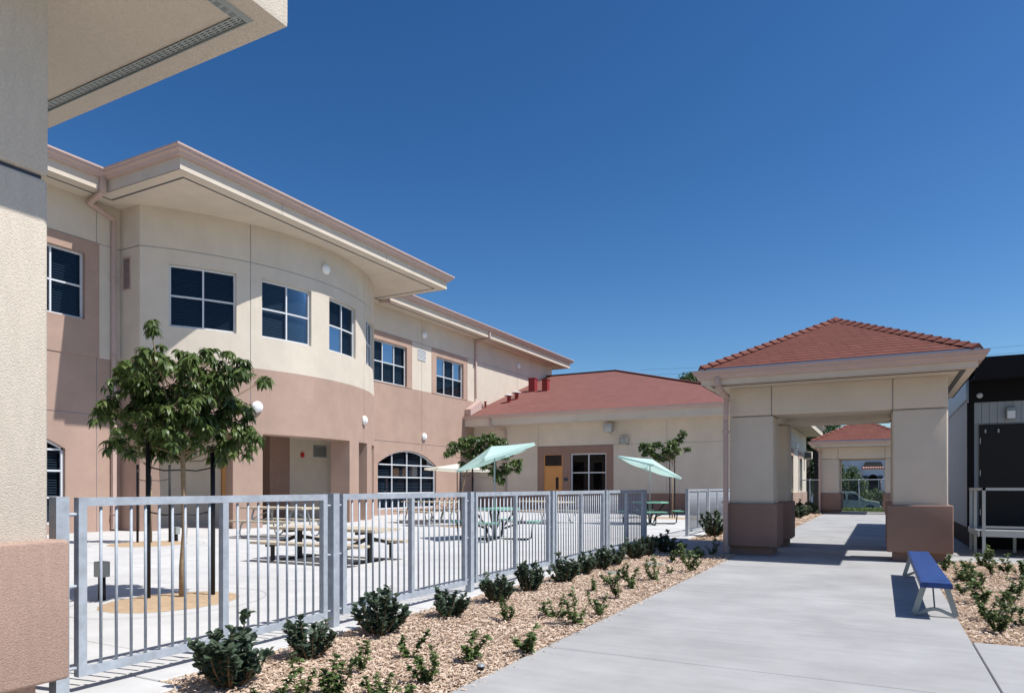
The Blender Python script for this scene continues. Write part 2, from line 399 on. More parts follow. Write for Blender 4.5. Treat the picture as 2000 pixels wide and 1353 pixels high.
mb.poly([(-4.13, 2.9, zz), (-3.9, 2.9, zz), (-3.9, -1, zz), (XL, -1, zz), (XL, 13.3, zz), (-4.13, 13.3, zz)])
struct('planting_bed', mb, 'soil')
struct('planting_bed', MB().quad((XR, 6.78, zz), (6, 6.78, zz), (6, 14.0, zz), (XR, 14.0, zz)), 'soil')
struct('planting_bed', MB().quad((-4.13, 16.6, zz), (XL, 16.6, zz), (XL, 35.4, zz), (-4.13, 35.4, zz)), 'soil')
chips('wood_chip_mulch', [(-3.9, XL-.01, 1.9, 2.9, 7000, .012, .042), (-4.13, XL+.02, 2.9, 5, 19000, .012, .042), (-4.13, XL+.02, 5, 8, 19000, .014, .045), (-4.13, XL+.015, 8, 13.3, 15000, .02, .055), (XL, XL+.10, 2.5, 13, 320, .012, .035), (-4.22, -4.12, 3, 13, 220, .012, .035)])
chips('wood_chip_mulch_right', [(XR+.01, 3.4, 6.8, 10, 11000, .015, .048), (XR+.01, 3.6, 10, 13.95, 9000, .02, .055)])
chips('wood_chip_mulch_far', [(-4.1, XL-.02, 16.7, 24, 2600, .04, .09), (-4.1, XL-.02, 24, 35.2, 1600, .05, .11)])

# ------------------------------------------------------------------ height-field walls (u along wall, z up, d inward)
def field(f, us, zs, depth, pick, back=True):
    """cells between the cut lines; depth(u,z) -> inward depth or None for open; pick(u,z) -> material key"""
    out = {}
    nu, nz = len(us)-1, len(zs)-1
    D = [[depth((us[i]+us[i+1])/2, (zs[j]+zs[j+1])/2) for j in range(nz)] for i in range(nu)]
    def g(k): return out.setdefault(k, MB())
    for i in range(nu):
        for j in range(nz):
            d = D[i][j]; u0, u1, z0, z1 = us[i], us[i+1], zs[j], zs[j+1]
            k = pick((u0+u1)/2, (z0+z1)/2)
            if d is not None and d < 5: g(k).quad(f(u0, z0, d), f(u1, z0, d), f(u1, z1, d), f(u0, z1, d))
            for (i2, j2, a, b) in ((i+1, j, (u1, z0), (u1, z1)), (i, j+1, (u0, z1), (u1, z1))):
                if i2 >= nu or j2 >= nz: continue
                e = D[i2][j2]
                da = d if d is not None else 0; db = e if e is not None else 0
                da = da-5 if da >= 5 else da; db = db-5 if db >= 5 else db
                if abs(da-db) < 1e-6: continue
                kk = k if da < db else pick((us[i2]+us[i2+1])/2, (zs[j2]+zs[j2+1])/2)
                g(kk).quad(f(*a, da), f(*b, da), f(*b, db), f(*a, db))
    return out
def cuts(lo, hi, vals, step=None):
    s = {round(lo, 4), round(hi, 4)} | {round(v, 4) for v in vals if lo < v < hi}
    s = sorted(s)
    if step:
        t = []
        for a, b in zip(s[:-1], s[1:]):
            n = max(1, int(math.ceil((b-a)/step)))
            t += [a+(b-a)*q/n for q in range(n)]
        t.append(s[-1]); s = t
    return s
OPEN = 5.0      # depth code: 5+d = open hole with a reveal of depth d

# ------------------------------------------------------------------ main building
XW = -19.5; XCc, YCc, RC = -24.05, 17.6, 7.5
Z_S, Z_G = 9.28, 9.82
main = root('school_building', (-26, 17.6, 0), 'two-storey cream and pink stucco school building with a curved rotunda bay', 'building')
def fw(y, z, d): return (XW-d, y, z)
def fc(a, z, d): return (XCc+(RC-d)*math.cos(a), YCc+(RC-d)*math.sin(a), z)
deg = math.radians

def window(parent, f, u0, u1, z0, z1, ub, zb, fr=0.055, d0=0.13, blinds=True, arch=None, pane_split=True, useg=1, label=None, scale_u=1.0):
    """f(u,z,d) wall map; ub/zb mullion positions. frame > panes, blind, behind the wall face"""
    w = MB(); fu = fr/scale_u
    def bx(a0, a1, b0, b1, da, db):
        n = max(1, int(math.ceil(abs(a1-a0)*scale_u/0.35))) if useg > 1 else 1
        for q in range(n):
            p0 = a0+(a1-a0)*q/n; p1 = a0+(a1-a0)*(q+1)/n
            P = [f(p0, b0, da), f(p1, b0, da), f(p1, b1, da), f(p0, b1, da)]; Q = [f(p0, b0, db), f(p1, b0, db), f(p1, b1, db), f(p0, b1, db)]
            m = len(w.v); w.v += P+Q
            for s in ((0, 1, 2, 3), (7, 6, 5, 4), (0, 4, 5, 1), (2, 6, 7, 3), (1, 5, 6, 2), (3, 7, 4, 0)): w.f.append(tuple(m+i for i in s))
    bx(u0, u1, z0, z0+fr, d0-.03, d0+.05)
    if arch is None: bx(u0, u1, z1-fr, z1, d0-.03, d0+.05)
    top = (lambda u: z1-fr) if arch is None else arch
    bx(u0, u0+fu, z0+fr, top(u0+fu), d0-.03, d0+.05); bx(u1-fu, u1, z0+fr, top(u1-fu), d0-.03, d0+.05)
    for u in ub: bx(u-fu*.42, u+fu*.42, z0+fr, top(u), d0-.026, d0+.046)
    for z in zb: bx(u0+fu, u1-fu, z-fr*.42, z+fr*.42, d0-.022, d0+.042)
    win = wpart('window', w, 'whitealu', parent)
    if label: win['label'] = label
    us = [u0+fu]+list(ub)+[u1-fu]; zs = [z0+fr]+list(zb)+[z1-fr]
    for i in range(len(us)-1):
        for j in range(len(zs)-1):
            p = MB(); n = 4 if arch else 1
            for q in range(n):
                a = us[i]+(us[i+1]-us[i])*q/n; b = us[i]+(us[i+1]-us[i])*(q+1)/n
                ta = min(zs[j+1], top(a)); tb = min(zs[j+1], top(b))
                if max(ta, tb) <= zs[j]+.01: continue
                p.quad(f(a, zs[j], d0+.01), f(b, zs[j], d0+.01), f(b, max(tb, zs[j]), d0+.01), f(a, max(ta, zs[j]), d0+.01))
            if p.f: wpart('pane', p, 'glass', win)
    if blinds:
        p = MB(); n = int((z1-z0)/0.072); m = 6 if useg > 1 else 1
        for i in range(len(us)-1):
            a0 = us[i]+.03/scale_u; a1 = us[i+1]-.03/scale_u
            for k in range(n):
                z = z0+fr+(k+.5)*(z1-z0-2*fr)/n
                if z > min(top(a0), top(a1))-0.03: continue
                for q in range(m):
                    a = a0+(a1-a0)*q/m; b = a0+(a1-a0)*(q+1)/m
                    p.quad(f(a, z-.020, d0+.09), f(b, z-.020, d0+.09), f(b, z+.016, d0+.125), f(a, z+.016, d0+.125))
        wpart('blind', p, 'blind', win)
    return win

# --- curved rotunda wall
A0 = -math.asin(5.15/RC); A1 = -A0
WIN_A = [(-37.7, -23.6), (-17.7, -3.9), (2.4, 15.1), (23.0, 34.5)]
OPN = [(-39.9, -24.4), (-17.5, 11.6), (17.2, 24.0), (30.3, 39.9)]
jv = [-20.4, 21.2]; gw = 0.011/RC
ulist = [deg(v) for p in WIN_A+OPN for v in p]+[deg(j)+s*gw for j in jv for s in (-1, 1)]
zl = [2.9, 4.9, 5.89, 7.70, 8.12-.011, 8.12+.011]
def dep_rot(u, z):
    a = math.degrees(u)
    if z < 2.9:
        for p in OPN:
            if p[0] < a < p[1]: return OPEN+0.75
    if 5.89 < z < 7.70:
        for p in WIN_A:
            if p[0] < a < p[1]: return OPEN+0.26
    if abs(z-8.12) < .011: return 0.014
    for j in jv:
        if abs(u-deg(j)) < gw and z > 2.9: return 0.014
    return 0.0
def pick_rot(u, z):
    if abs(z-8.12) < .011: return 'groove'
    for j in jv:
        if abs(u-deg(j)) < gw and z > 2.9: return 'groove'
    return 'brown' if z < 4.9 else 'cream'
nm = {'brown': 'lower_wall', 'cream': 'upper_wall', 'groove': 'control_joint'}
for k, m_ in field(fc, cuts(A0, A1, ulist, deg(2.0)), cuts(0, Z_S+.01, zl), dep_rot, pick_rot).items():
  for q in islands(m_):
    o = wpart(nm[k], q, k, main)
    if k != 'groove': o['label'] = 'curved '+('pink brown' if k == 'brown' else 'cream')+' stucco wall of the rotunda'
for s in (-1, 1):                                   # return walls beside the curve
    y = YCc+s*5.15; xa = XCc+RC*math.cos(A1)
    for k, z0, z1 in (('brown', 0, 4.9), ('cream', 4.9, 8.109), ('groove', 8.109, 8.131), ('cream', 8.131, Z_S+.01)):
        o = (0.014 if k == 'groove' else 0)*s
        wpart({'brown': 'lower_wall', 'cream': 'upper_wall', 'groove': 'control_joint'}[k], MB().quad((XW-.3, y-o, z0), (xa, y-o, z0), (xa, y-o, z1), (XW-.3, y-o, z1)), k, main)
for p in WIN_A:
    u0, u1 = deg(p[0]), deg(p[1])
    window(main, fc, u0, u1, 5.90, 7.69, [(u0+u1)/2], [6.80], useg=4, scale_u=RC)
# recess behind the rotunda's piers
rec = MB().quad((-20.0, 12.0, 0), (-20.0, 23.2, 0), (-20.0, 23.2, 3.2), (-20.0, 12.0, 3.2))
wpart('recess_wall', rec, 'cream', main)
wpart('recess_ceiling', MB().poly([(-20.0, 12.46, 3.12)]+[fc(A0+(A1-A0)*i/30, 3.12, .74) for i in range(31)]+[(-20.0, 22.74, 3.12)]), 'cream', main)
lip = MB()
for i in range(60):
    a = A0+(A1-A0)*i/60; b = A0+(A1-A0)*(i+1)/60
    lip.quad(fc(a, 2.9, 0.74), fc(b, 2.9, 0.74), fc(b, 3.13, 0.74), fc(a, 3.13, 0.74))
    am = math.degrees((a+b)/2)
    if any(p[0] <= am <= p[1] for p in OPN): lip.quad(fc(a, 2.901, 0.002), fc(b, 2.901, 0.002), fc(b, 2.901, 0.742), fc(a, 2.901, 0.742))
wpart('lintel', lip, 'brown', main)
bk = MB()                                            # backs of the piers
ends = [math.degrees(A0)]+[v for p in OPN for v in p]+[math.degrees(A1)]
for a, b in zip(ends[::2], ends[1::2]):
    for q in range(3):
        c0, c1 = deg(a+(b-a)*q/3), deg(a+(b-a)*(q+1)/3); bk.quad(fc(c0, 0, .75), fc(c1, 0, .75), fc(c1, 3.12, .75), fc(c0, 3.12, .75))
for q in islands(bk): wpart('pier_back', q, 'brown', main)
ya, yb = PX(527, 900, -19.6).y, PX(566, 900, -19.6).y
wpart('inner_pier', MB().box(-20.1, -19.6, ya, yb, 0, 3.12), 'wainscot', main)
# door, louvres and alarm inside the recess
def louvre(parent, o, eu, ez, en, w, h, n, m='ventgrey', label=None):
    o, eu, ez, en = Vector(o), Vector(eu), Vector(ez), Vector(en); mb = MB(); t = 0.025
    def b(u0, u1, z0, z1, d0, d1):
        mb.prism([o+eu*u0+ez*z0+en*d0, o+eu*u1+ez*z0+en*d0, o+eu*u1+ez*z1+en*d0, o+eu*u0+ez*z1+en*d0], en*(d1-d0))
    b(0, w, 0, t, .0, .03); b(0, w, h-t, h, .0, .03); b(0, t, t, h-t, .0, .03); b(w-t, w, t, h-t, .0, .03)
    f = wpart('louvre', mb, m, parent)
    if label: f['label'] = label
    wpart('opening', MB().quad(*[o+eu*a+ez*c+en*.002 for a, c in ((t, t), (w-t, t), (w-t, h-t), (t, h-t))]), 'darkvent', f)
    for k in range(n):
        z = t+(h-2*t)*(k+.5)/n; sm = MB(); g = (h-2*t)/n*.24
        sm.prism([o+eu*t+ez*(z-g)+en*.024, o+eu*t+ez*(z+g)+en*.008, o+eu*t+ez*(z+g+.006)+en*.008, o+eu*t+ez*(z-g+.006)+en*.024], eu*(w-2*t))
        wpart('slat', sm, m, f)
X_, Y_, Z_ = Vector((1, 0, 0)), Vector((0, 1, 0)), Vector((0, 0, 1))
yl = PX(612, 880, -20).y
louvre(main, (-20, yl, 2.45), Y_, Z_, X_, 0.72, 0.48, 6, label='grey louvre on the recess back wall')
louvre(main, (-20, PX(355, 880, -20).y, 2.3), Y_, Z_, X_, 0.55, 0.3, 5)
wpart('fire_alarm', MB().box(-20, -19.95, PX(587, 880, -20).y, PX(593, 880, -20).y, 2.42, 2.60), 'red', main, bevel=.01)
def door(parent, o, eu, en, w=0.95, h=2.1, transom=0.6, side=1):
    o, eu, en = Vector(o), Vector(eu), Vector(en); mb = MB(); t = .05; H = h+transom+t if transom else h
    def q(mb, u0, u1, z0, z1, d0, d1): mb.prism([o+eu*u0+Z_*z0+en*d0, o+eu*u1+Z_*z0+en*d0, o+eu*u1+Z_*z1+en*d0, o+eu*u0+Z_*z1+en*d0], en*(d1-d0))
    q(mb, -t, 0, 0, H+t, 0, .06); q(mb, w, w+t, 0, H+t, 0, .06); q(mb, 0, w, H, H+t, 0, .06)
    if transom: q(mb, 0, w, h, h+t, 0, .06)
    fr = wpart('door_frame', mb, 'orange', parent)
    m2 = MB(); q(m2, .005, w-.005, .01, h-.005, .005, .04); lf = wpart('door', m2, 'orange', parent)
    u = w*.72 if side > 0 else w*.28
    m3 = MB(); q(m3, u-.08, u+.08, 1.12, 1.75, .042, .046); wpart('vision_panel', m3, 'blackgloss', lf)
    m4 = MB(); uu = w*.92 if side > 0 else w*.08; q(m4, uu-.02, uu+.02, .93, 1.08, .04, .055); q(m4, uu-.06, uu+.02, .99, 1.01, .055, .085); wpart('handle', m4, 'tube', lf)
    if transom:
        m5 = MB(); q(m5, 0, w, h+t, H, .02, .026); wpart('transom_glass', m5, 'blackgloss', fr)
yd = PX(434, 950, -20).y
door(main, (-19.995, yd, 0), Y_, X_, 0.95, 2.1, 0.55, 1)
wpart('door_surround', MB().box(-20, -19.9, yd+1.01, yd+1.45, 0, 3.1), 'wainscot', main)

# --- straight walls: wing (south) and arch-window wall (north)
def arch_top(c, hw=2.265, spring=2.30, rise=0.64):
    Rr = (hw*hw+rise*rise)/(2*rise)
    return lambda y: spring+math.sqrt(max(0, Rr*Rr-(y-c)**2))-(Rr-rise)
def straight(y0, y1, wins, archs, vj, hj, split, y_lo):
    us = []; zs = [split, 8.109, 8.131, 3.289, 3.311, 5.90, 7.74]
    sur = [(a-.40, b+.40, 5.0 if split < 5 else split-.02, 8.10) for a, b, n in wins]
    for a, b, n in wins: us += [a, b, a-.40, b+.40]
    for c in archs: us += [c-2.265, c+2.265]; zs += [0.25, 2.94]
    for j in vj: us += [j-.011, j+.011]
    def dep(u, z):
        for a, b, n in wins:
            if a < u < b and 5.90 < z < 7.74: return OPEN+.22
        for c in archs:
            if abs(u-c) < 2.265 and .25 < z < 2.94: return OPEN+.26
        for s in sur:
            if s[0] < u < s[1] and z > split and s[2] < z < 8.10: return -0.02
        if abs(z-8.12) < .011 or (abs(z-3.3) < .011): return .014
        for j in vj:
            if abs(u-j) < .011: return .014
        return 0.
    def pick(u, z):
        for s in sur:
            if s[0] < u < s[1] and s[2] < z < 8.10: return 'brown'
        if abs(z-8.12) < .011 or (abs(z-3.3) < .011): return 'groove'
        for j in vj:
            if abs(u-j) < .011: return 'groove'
        return 'brown' if z < split else 'cream'
    for k, m_ in field(fw, cuts(y0, y1, us), cuts(0, Z_S+.01, zs), dep, pick).items():
        for q in islands(m_): wpart(nm[k], q, k, main)
    for a, b, n in wins:
        window(main, fw, a, b, 5.905, 7.735, [a+(b-a)*(i+1)/n for i in range(n-1)], [6.82])
    for c in archs:
        top = arch_top(c); mb = MB(); n = 28
        for i in range(n):
            a = c-2.265+4.53*i/n; b = c-2.265+4.53*(i+1)/n
            mb.quad((XW, a, top(a)), (XW, b, top(b)), (XW, b, 2.941), (XW, a, 2.941))
            mb.quad((XW, a, top(a)), (XW, b, top(b)), (XW-.26, b, top(b)), (XW-.26, a, top(a)))
        wpart('arch_head', mb, 'brown', main)
        fr = MB()
        for i in range(n):
            a = c-2.265+4.53*i/n; b = c-2.265+4.53*(i+1)/n
            P = [fw(a, top(a)-.06, .1), fw(b, top(b)-.06, .1), fw(b, top(b)-.002, .1), fw(a, top(a)-.002, .1)]
            fr.prism(P, (-.08, 0, 0))
        w = window(main, fw, c-2.262, c+2.262, .255, 2.93, [c-1.13, c, c+1.13], [.98, 1.70, 2.27], fr=.06, arch=top, label='white framed segmental arched window with blinds')
        wpart('arch_frame', fr, 'whitealu', w)
straight(-8, 12.449, [(8.9, 11.43, 3)], [8.65], [11.76], None, 4.9, 0)
straight(22.751, 42.4, [(23.75, 26.24, 3), (28.67, 31.2, 3)], [26.4], [27.45, 37.4], None, 5.87, 0)
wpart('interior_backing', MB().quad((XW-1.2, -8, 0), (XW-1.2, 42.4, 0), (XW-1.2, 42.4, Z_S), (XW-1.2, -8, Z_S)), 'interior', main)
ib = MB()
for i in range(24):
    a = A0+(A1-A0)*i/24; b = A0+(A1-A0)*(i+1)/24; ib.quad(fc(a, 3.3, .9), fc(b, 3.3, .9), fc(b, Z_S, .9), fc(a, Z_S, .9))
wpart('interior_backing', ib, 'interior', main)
wpart('end_wall', MB().quad((XW, 42.4, 0), (-40, 42.4, 0), (-40, 42.4, Z_S), (XW, 42.4, Z_S)).quad((XW, -8, 0), (-40, -8, 0), (-40, -8, Z_S), (XW, -8, Z_S)).quad((-40, -8, 0), (-40, 42.4, 0), (-40, 42.4, Z_S), (-40, -8, Z_S)), 'cream', main)
# --- eaves
FXm = -18.63
foot = [(-42, -9.2), (FXm, -9.2), (FXm, 11.52), (-15.60, 11.52), (-15.60, 23.70), (FXm, 23.70), (FXm, 43.45), (-42, 43.45)]
wpart('soffit', MB().poly([(x, y, Z_S) for x, y in foot]), 'cream', main)
path = foot[1:]
wpart('fascia', MB().sweep(path, [(-.02, Z_S), (.0, Z_S), (.0, Z_G-.04), (-.02, Z_G-.04)]), 'cream', main)
GUT = [(.002, -.15), (.06, -.15), (.075, -.10), (.115, -.075), (.115, -.045), (.14, -.03), (.14, 0), (.122, 0), (.122, -.02), (.10, -.035), (.10, -.06), (.06, -.09), (.05, -.13), (.002, -.13)]
def gutter(parent, path, zt, closed=False, sc=1.0, sx=None):
    return wpart('gutter', MB().sweep(path, [(o*(sx or sc), zt+z*sc) for o, z in GUT], closed), 'pinkmetal', parent)
gutter(main, path, Z_G, sc=1.45, sx=1.7)
wpart('soffit_vent', MB().sweep(path, [(-.40, Z_S-.006), (-.34, Z_S-.006), (-.34, Z_S+.004), (-.40, Z_S+.004)]), 'darkvent', main)
rf = MB().poly([(x, y, Z_G-.05) for x, y in foot])
wpart('roof', rf, 'roofred', main)
jm = MB()
for y in (14.9, 19.8): jm.box(-15.603, -15.594, y-.006, y+.006, Z_S+.02, Z_G-.21)
for y in (4.0, 28.6, 37.0): jm.box(FXm-.003, FXm+.006, y-.006, y+.006, Z_S+.02, Z_G-.21)
for q in islands(jm): wpart('fascia_joint', q, 'groove', main)
# --- downspouts
def downspout(parent, pts, w=.10, d=.075, name='downspout', straps=(), m='pinkmetal'):
    mb = MB()
    for p, q in zip(pts[:-1], pts[1:]): mb.bar(p, q, w, d, up=(1, 0, 0) if abs(Vector(q)[2]-Vector(p)[2]) > .3 else (0, 0, 1))
    o = wpart(name, mb, m, parent, bevel=.012, seg=2)
    for s in straps:
        wpart('strap', MB().box(s[0]-w*.62, s[0]+w*.62, s[1]-w*.62, s[1]+w*.62, s[2]-.02, s[2]+.02), m, o)
    return o
yq = 12.22
downspout(main, [(FXm+.07, 11.36, Z_G-.14), (FXm+.07, 11.36, Z_S-.06), (XW+.10, 11.5, Z_S-.14), (XW+.07, yq, Z_S-.36), (XW+.07, yq, 0.35), (XW+.07, yq, 0.05)], .13, .10, straps=[(XW+.07, yq, z) for z in (7.2, 5, 2.8, .5)])
downspout(main, [(FXm+.05, 32.4, Z_G-.14), (FXm+.05, 32.4, Z_S-.05), (XW+.06, 32.4, Z_S-.16), (XW+.06, 32.4, 6.05)], .12, .09, straps=[(XW+.06, 32.4, 8.4)])
downspout(main, [(FXm+.03, 23.9, Z_S-.08), (XW+.5, 23.6, Z_S-.10)], .12, .09)
# --- wall lamps
def wall_lamp(parent, p, n, r=.17):
    p = Vector(p); n = Vector(n).normalized(); q = n.to_track_quat('Z', 'Y').to_matrix().to_4x4(); q.translation = p
    def mk(name, prof, m, par):
        mb = MB().lathe(prof, seg=24); mb.v = [tuple(q @ Vector(v)) for v in mb.v]; return wpart(name, mb, m, par, True)
    b = mk('wall_lamp', [(0.001, 0), (r, 0), (r, .07), (r*.88, .085), (r*.86, .08)], 'lampwhite', parent)
    mk('diffuser', [(r*.86, .078), (r*.8, .11), (r*.6, .135), (r*.3, .148), (.001, .152)], 'lampwhite', b)
for a, z in ((0.8, 8.58), (20.7, 3.74), (-18.9, 3.72)):
    a = deg(a); wall_lamp(main, fc(a, z, 0), (math.cos(a), math.sin(a), 0))
for y, z in ((27.6, 8.58), (37.45, 8.58), (27.6, 3.68)): wall_lamp(main, (XW, y, z), X_)
louvre(main, (XW, 27.1, 7.33), Y_, Z_, X_, .66, .5, 7, 'whitealu')
xv = PY(241, 520, 12.45).x
louvre(main, (xv, 12.45, 6.93), X_, Z_, -Y_, PY(256, 520, 12.45).x-xv, .94, 14, 'pinkmetal', label='tall narrow wall louvre beside the curved bay')

# ------------------------------------------------------------------ low building with the red hip roof
YL = 32.3; YE = 31.3; XE2 = -4.15; XEe = -3.25; ZLs, ZLg = 4.45, 4.98; SL = 0.345
low = root('low_school_wing', (-12, 36, 0), 'single-storey cream stucco wing with red hip roof and orange door', 'building')
def fl(x, z, d): return (x, YL+d, z)
SUR = (-15.66, -11.55, 3.32); WN = (-13.80, -11.91, .95, 2.93); DR = (-15.25, -14.30)
def dep_l(u, z):
    if WN[0] < u < WN[1] and WN[2] < z < WN[3]: return OPEN+.2
    if DR[0]-.05 < u < DR[1]+.05 and z < 2.90: return OPEN+.12
    if SUR[0] < u < SUR[1] and z < SUR[2]: return -0.025
    if z < .95: return -0.03
    if abs(z-3.33) < .01 or abs(u+15.62) < .01 or abs(u+8.9) < .01: return .012
    return 0.
def pick_l(u, z):
    if SUR[0] < u < SUR[1] and z < SUR[2]: return 'wainscot'
    if z < .95: return 'wainscot'
    if abs(z-3.33) < .01 or abs(u+15.62) < .01 or abs(u+8.9) < .01: return 'groove'
    return 'cream'
for k, m_ in field(fl, cuts(XW, XE2, [SUR[0], SUR[1], WN[0], WN[1], DR[0]-.05, DR[1]+.05, -15.63, -15.61, -8.91, -8.89]), cuts(0, ZLs+.01, [.95, SUR[2], WN[2], WN[3], 2.90, 3.34]), dep_l, pick_l).items():
    for q in islands(m_): wpart({'wainscot': 'wainscot', 'groove': 'control_joint', 'cream': 'wall'}[k], q, k, low)
window(low, fl, WN[0], WN[1], WN[2], WN[3], [(WN[0]+WN[1])/2], [1.97], fr=.06, d0=.08, blinds=False)
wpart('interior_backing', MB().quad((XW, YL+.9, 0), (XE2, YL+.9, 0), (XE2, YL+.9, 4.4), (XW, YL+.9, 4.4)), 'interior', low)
door(low, (DR[0], YL+.06, 0), X_, -Y_, DR[1]-DR[0], 2.28, .55, 1)
sg = wpart('room_sign', MB().box(-14.18, -13.95, YL-.045, YL-.026, 1.55, 1.72), 'signblue', low)
# east side
def fe(y, z, d): return (XE2-d, y, z)
EW = [(38.2, 39.8), (42.9, 44.6)]
def dep_e(u, z):
    for a, b in EW:
        if a < u < b and 1.0 < z < 2.9: return OPEN+.2
        if a-.35 < u < b+.35 and .95 < z < 3.3: return -.03
    if z < .95: return -.05
    return 0.
def pick_e(u, z):
    for a, b in EW:
        if a-.35 < u < b+.35 and z > 2.9 and z < 3.3: return 'brown'
    return 'brown' if z < .95 else 'cream'
for k, m_ in field(fe, cuts(YL, 47.4, [v for a, b in EW for v in (a, b, a-.35, b+.35)]), cuts(0, ZLs+.01, [.95, 1.0, 2.9, 3.3]), dep_e, pick_e).items():
    for q in islands(m_): wpart('wall' if k == 'cream' else 'wainscot', q, k, low)
for a, b in EW: window(low, fe, a, b, 1.0, 2.9, [(a+b)/2], [1.95], blinds=True)
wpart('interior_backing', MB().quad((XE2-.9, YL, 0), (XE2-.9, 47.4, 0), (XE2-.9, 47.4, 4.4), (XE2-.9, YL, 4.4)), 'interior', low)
wpart('end_wall', MB().quad((XW, 47.4, 0), (XE2, 47.4, 0), (XE2, 47.4, ZLs), (XW, 47.4, ZLs)), 'cream', low)
lp = [(XW+.02, YE), (XEe, YE), (XEe, 48.3), (XW+.02, 48.3)]
lp2 = [(x, y) for x, y in lp]
wpart('soffit', MB().poly([(x, y, ZLs) for x, y in lp]), 'cream', low)
lpr = lp                       # travelling +X then +Y keeps outward on the right
wpart('fascia', MB().sweep(lpr, [(-.02, ZLs), (0, ZLs), (0, ZLg-.02), (-.02, ZLg-.02)]), 'cream', low)
gutter(low, lpr[:3], ZLg, sc=1.2)
APX = Vector((-14.66, 41.65, ZLg+SL*(41.65-YE)))
rz_ = ZLg
fr_ = [Vector((XW-.0, YE-.05, rz_)), Vector((XEe+.05, YE-.05, rz_)), APX, Vector((XW, 41.65, APX.z))]
m_ = MB()
m_.poly(fr_); m_.poly([(XEe+.05, YE-.05, rz_), (XEe+.05, 48.4, rz_), (-14.66, 41.65, APX.z)]); m_.poly([(XEe+.05, 48.4, rz_), (XW, 48.4, rz_), (XW, 41.65, APX.z), tuple(APX)])
ro = wpart('roof', m_, 'roofred', low)
def plane_uv(o):
    me = o.data; uv = me.uv_layers.new(name='UVMap')
    for p in me.polygons:
        n = p.normal; a = Vector((0, 0, 1)).cross(n)
        a = a.normalized() if a.length > 1e-4 else Vector((1, 0, 0)); b = n.cross(a)
        for li in p.loop_indices:
            v = me.vertices[me.loops[li].vertex_index].co; uv.data[li].uv = (v.dot(a), v.dot(b))
plane_uv(ro)
hip_mb = MB().bar(Vector((XEe+.05, YE-.05, rz_+.02)), APX+Vector((0, 0, .03)), .28, .05); wpart('hip_cap', hip_mb, 'hipcap', low)
wpart('ridge_cap', MB().bar((XW, 41.65, APX.z+.03), APX+Vector((0, 0, .03)), .28, .05), 'hipcap', low)
def on_roof(px, py):
    d = ray(px, py); t = (ZLg-SL*YE-HC)/(d.z-SL*d.y); return Vector((d.x*t, d.y*t, HC+d.z*t))
def red_box(px, py, w, h):
    p = on_roof(px, py); o = wpart('vent_stack', MB().box(p.x-w/2, p.x+w/2, p.y-w/2, p.y+w/2, p.z-.15, p.z+h).box(p.x-w/2-.03, p.x+w/2+.03, p.y-w/2-.03, p.y+w/2+.03, p.z+h, p.z+h+.05), 'redvent', low)
red_box(1041, 765, .40, .72); red_box(1066, 764, .34, .62)
for px, py in ((994, 787), (1009, 781)):
    p = on_roof(px, py); s = wpart('vent_pipe', MB().lathe([(.11, -.1), (.11, .38)], p, 14), 'redvent', low, True)
    wpart('vent_cap', MB().lathe([(.001, .47), (.12, .46), (.24, .41), (.26, .36), (.13, .36), (.11, .37)], p, 18), 'whitealu', s, True)
p = on_roof(948, 797); wpart('vent_pipe', MB().lathe([(.05, -.1), (.05, .28), (.085, .29), (.085, .34), (.001, .34)], p, 10), 'redvent', low, True)
# kick-out flashing where the tall wall's downspout lands
wpart('flashing', MB().prism([(XW+.02, 31.35, 5.02), (XW+.02, 32.5, 5.46), (XW+.02, 32.5, 5.95), (XW+.02, 31.35, 5.36)], (.35, 0, 0)), 'pinkmetal', low)
downspout(low, [(-17.9, YE-.06, ZLg-.14), (-17.9, YE-.06, ZLs-.06), (-17.53, YL-.07, ZLs-.22), (-17.53, YL-.07, .05)], .12, .09)
wl = MB().box(-11.9, -11.45, YL-.55, YL-.2, 3.92, 4.35); fl_ = wpart('flood_light', wl, 'tube', low, bevel=.05)
wpart('bracket', MB().tube([(-11.68, YL-.35, 4.15), (-11.55, YL-.1, 4.2), (-11.55, YL, 4.2)], .03).tube([(-11.66, YL-.3, 3.93), (-11.6, YL-.1, 3.75)], .02), 'tube', fl_)
bx_ = wpart('vent_hood', MB().box(-11.21, -10.77, YL-.02, YL, 3.3, 3.66).box(-11.21, -10.77, YL-.22, YL, 3.64, 3.67).box(-11.21, -11.18, YL-.22, YL, 3.3, 3.64).box(-10.80, -10.77, YL-.22, YL, 3.3, 3.64).box(-11.21, -10.77, YL-.22, YL, 3.3, 3.33), 'cream', low)
wpart('grille', MB().quad((-11.17, YL-.18, 3.34), (-10.81, YL-.18, 3.34), (-10.81, YL-.18, 3.62), (-11.17, YL-.18, 3.62)), 'ventgrey', bx_)
# east wall fittings
p = PX(1579, 886, XE2)
ac = wpart('air_conditioner', MB().box(XE2, XE2+.45, 45.9, 46.4, 2.95, 3.4), 'cream', low, bevel=.02)
wpart('grille', MB().box(XE2+.05, XE2+.40, 45.885, 45.899, 3.0, 3.35), 'darkvent', ac)
downspout(low, [(XEe+.06, 37.0, ZLg-.14), (XEe+.06, 37.0, ZLs-.05), (XE2+.06, 37.0, ZLs-.2), (XE2+.06, 37.0, .05)], .12, .09)
wall_lamp(low, (XE2, 41.3, 3.5), X_)

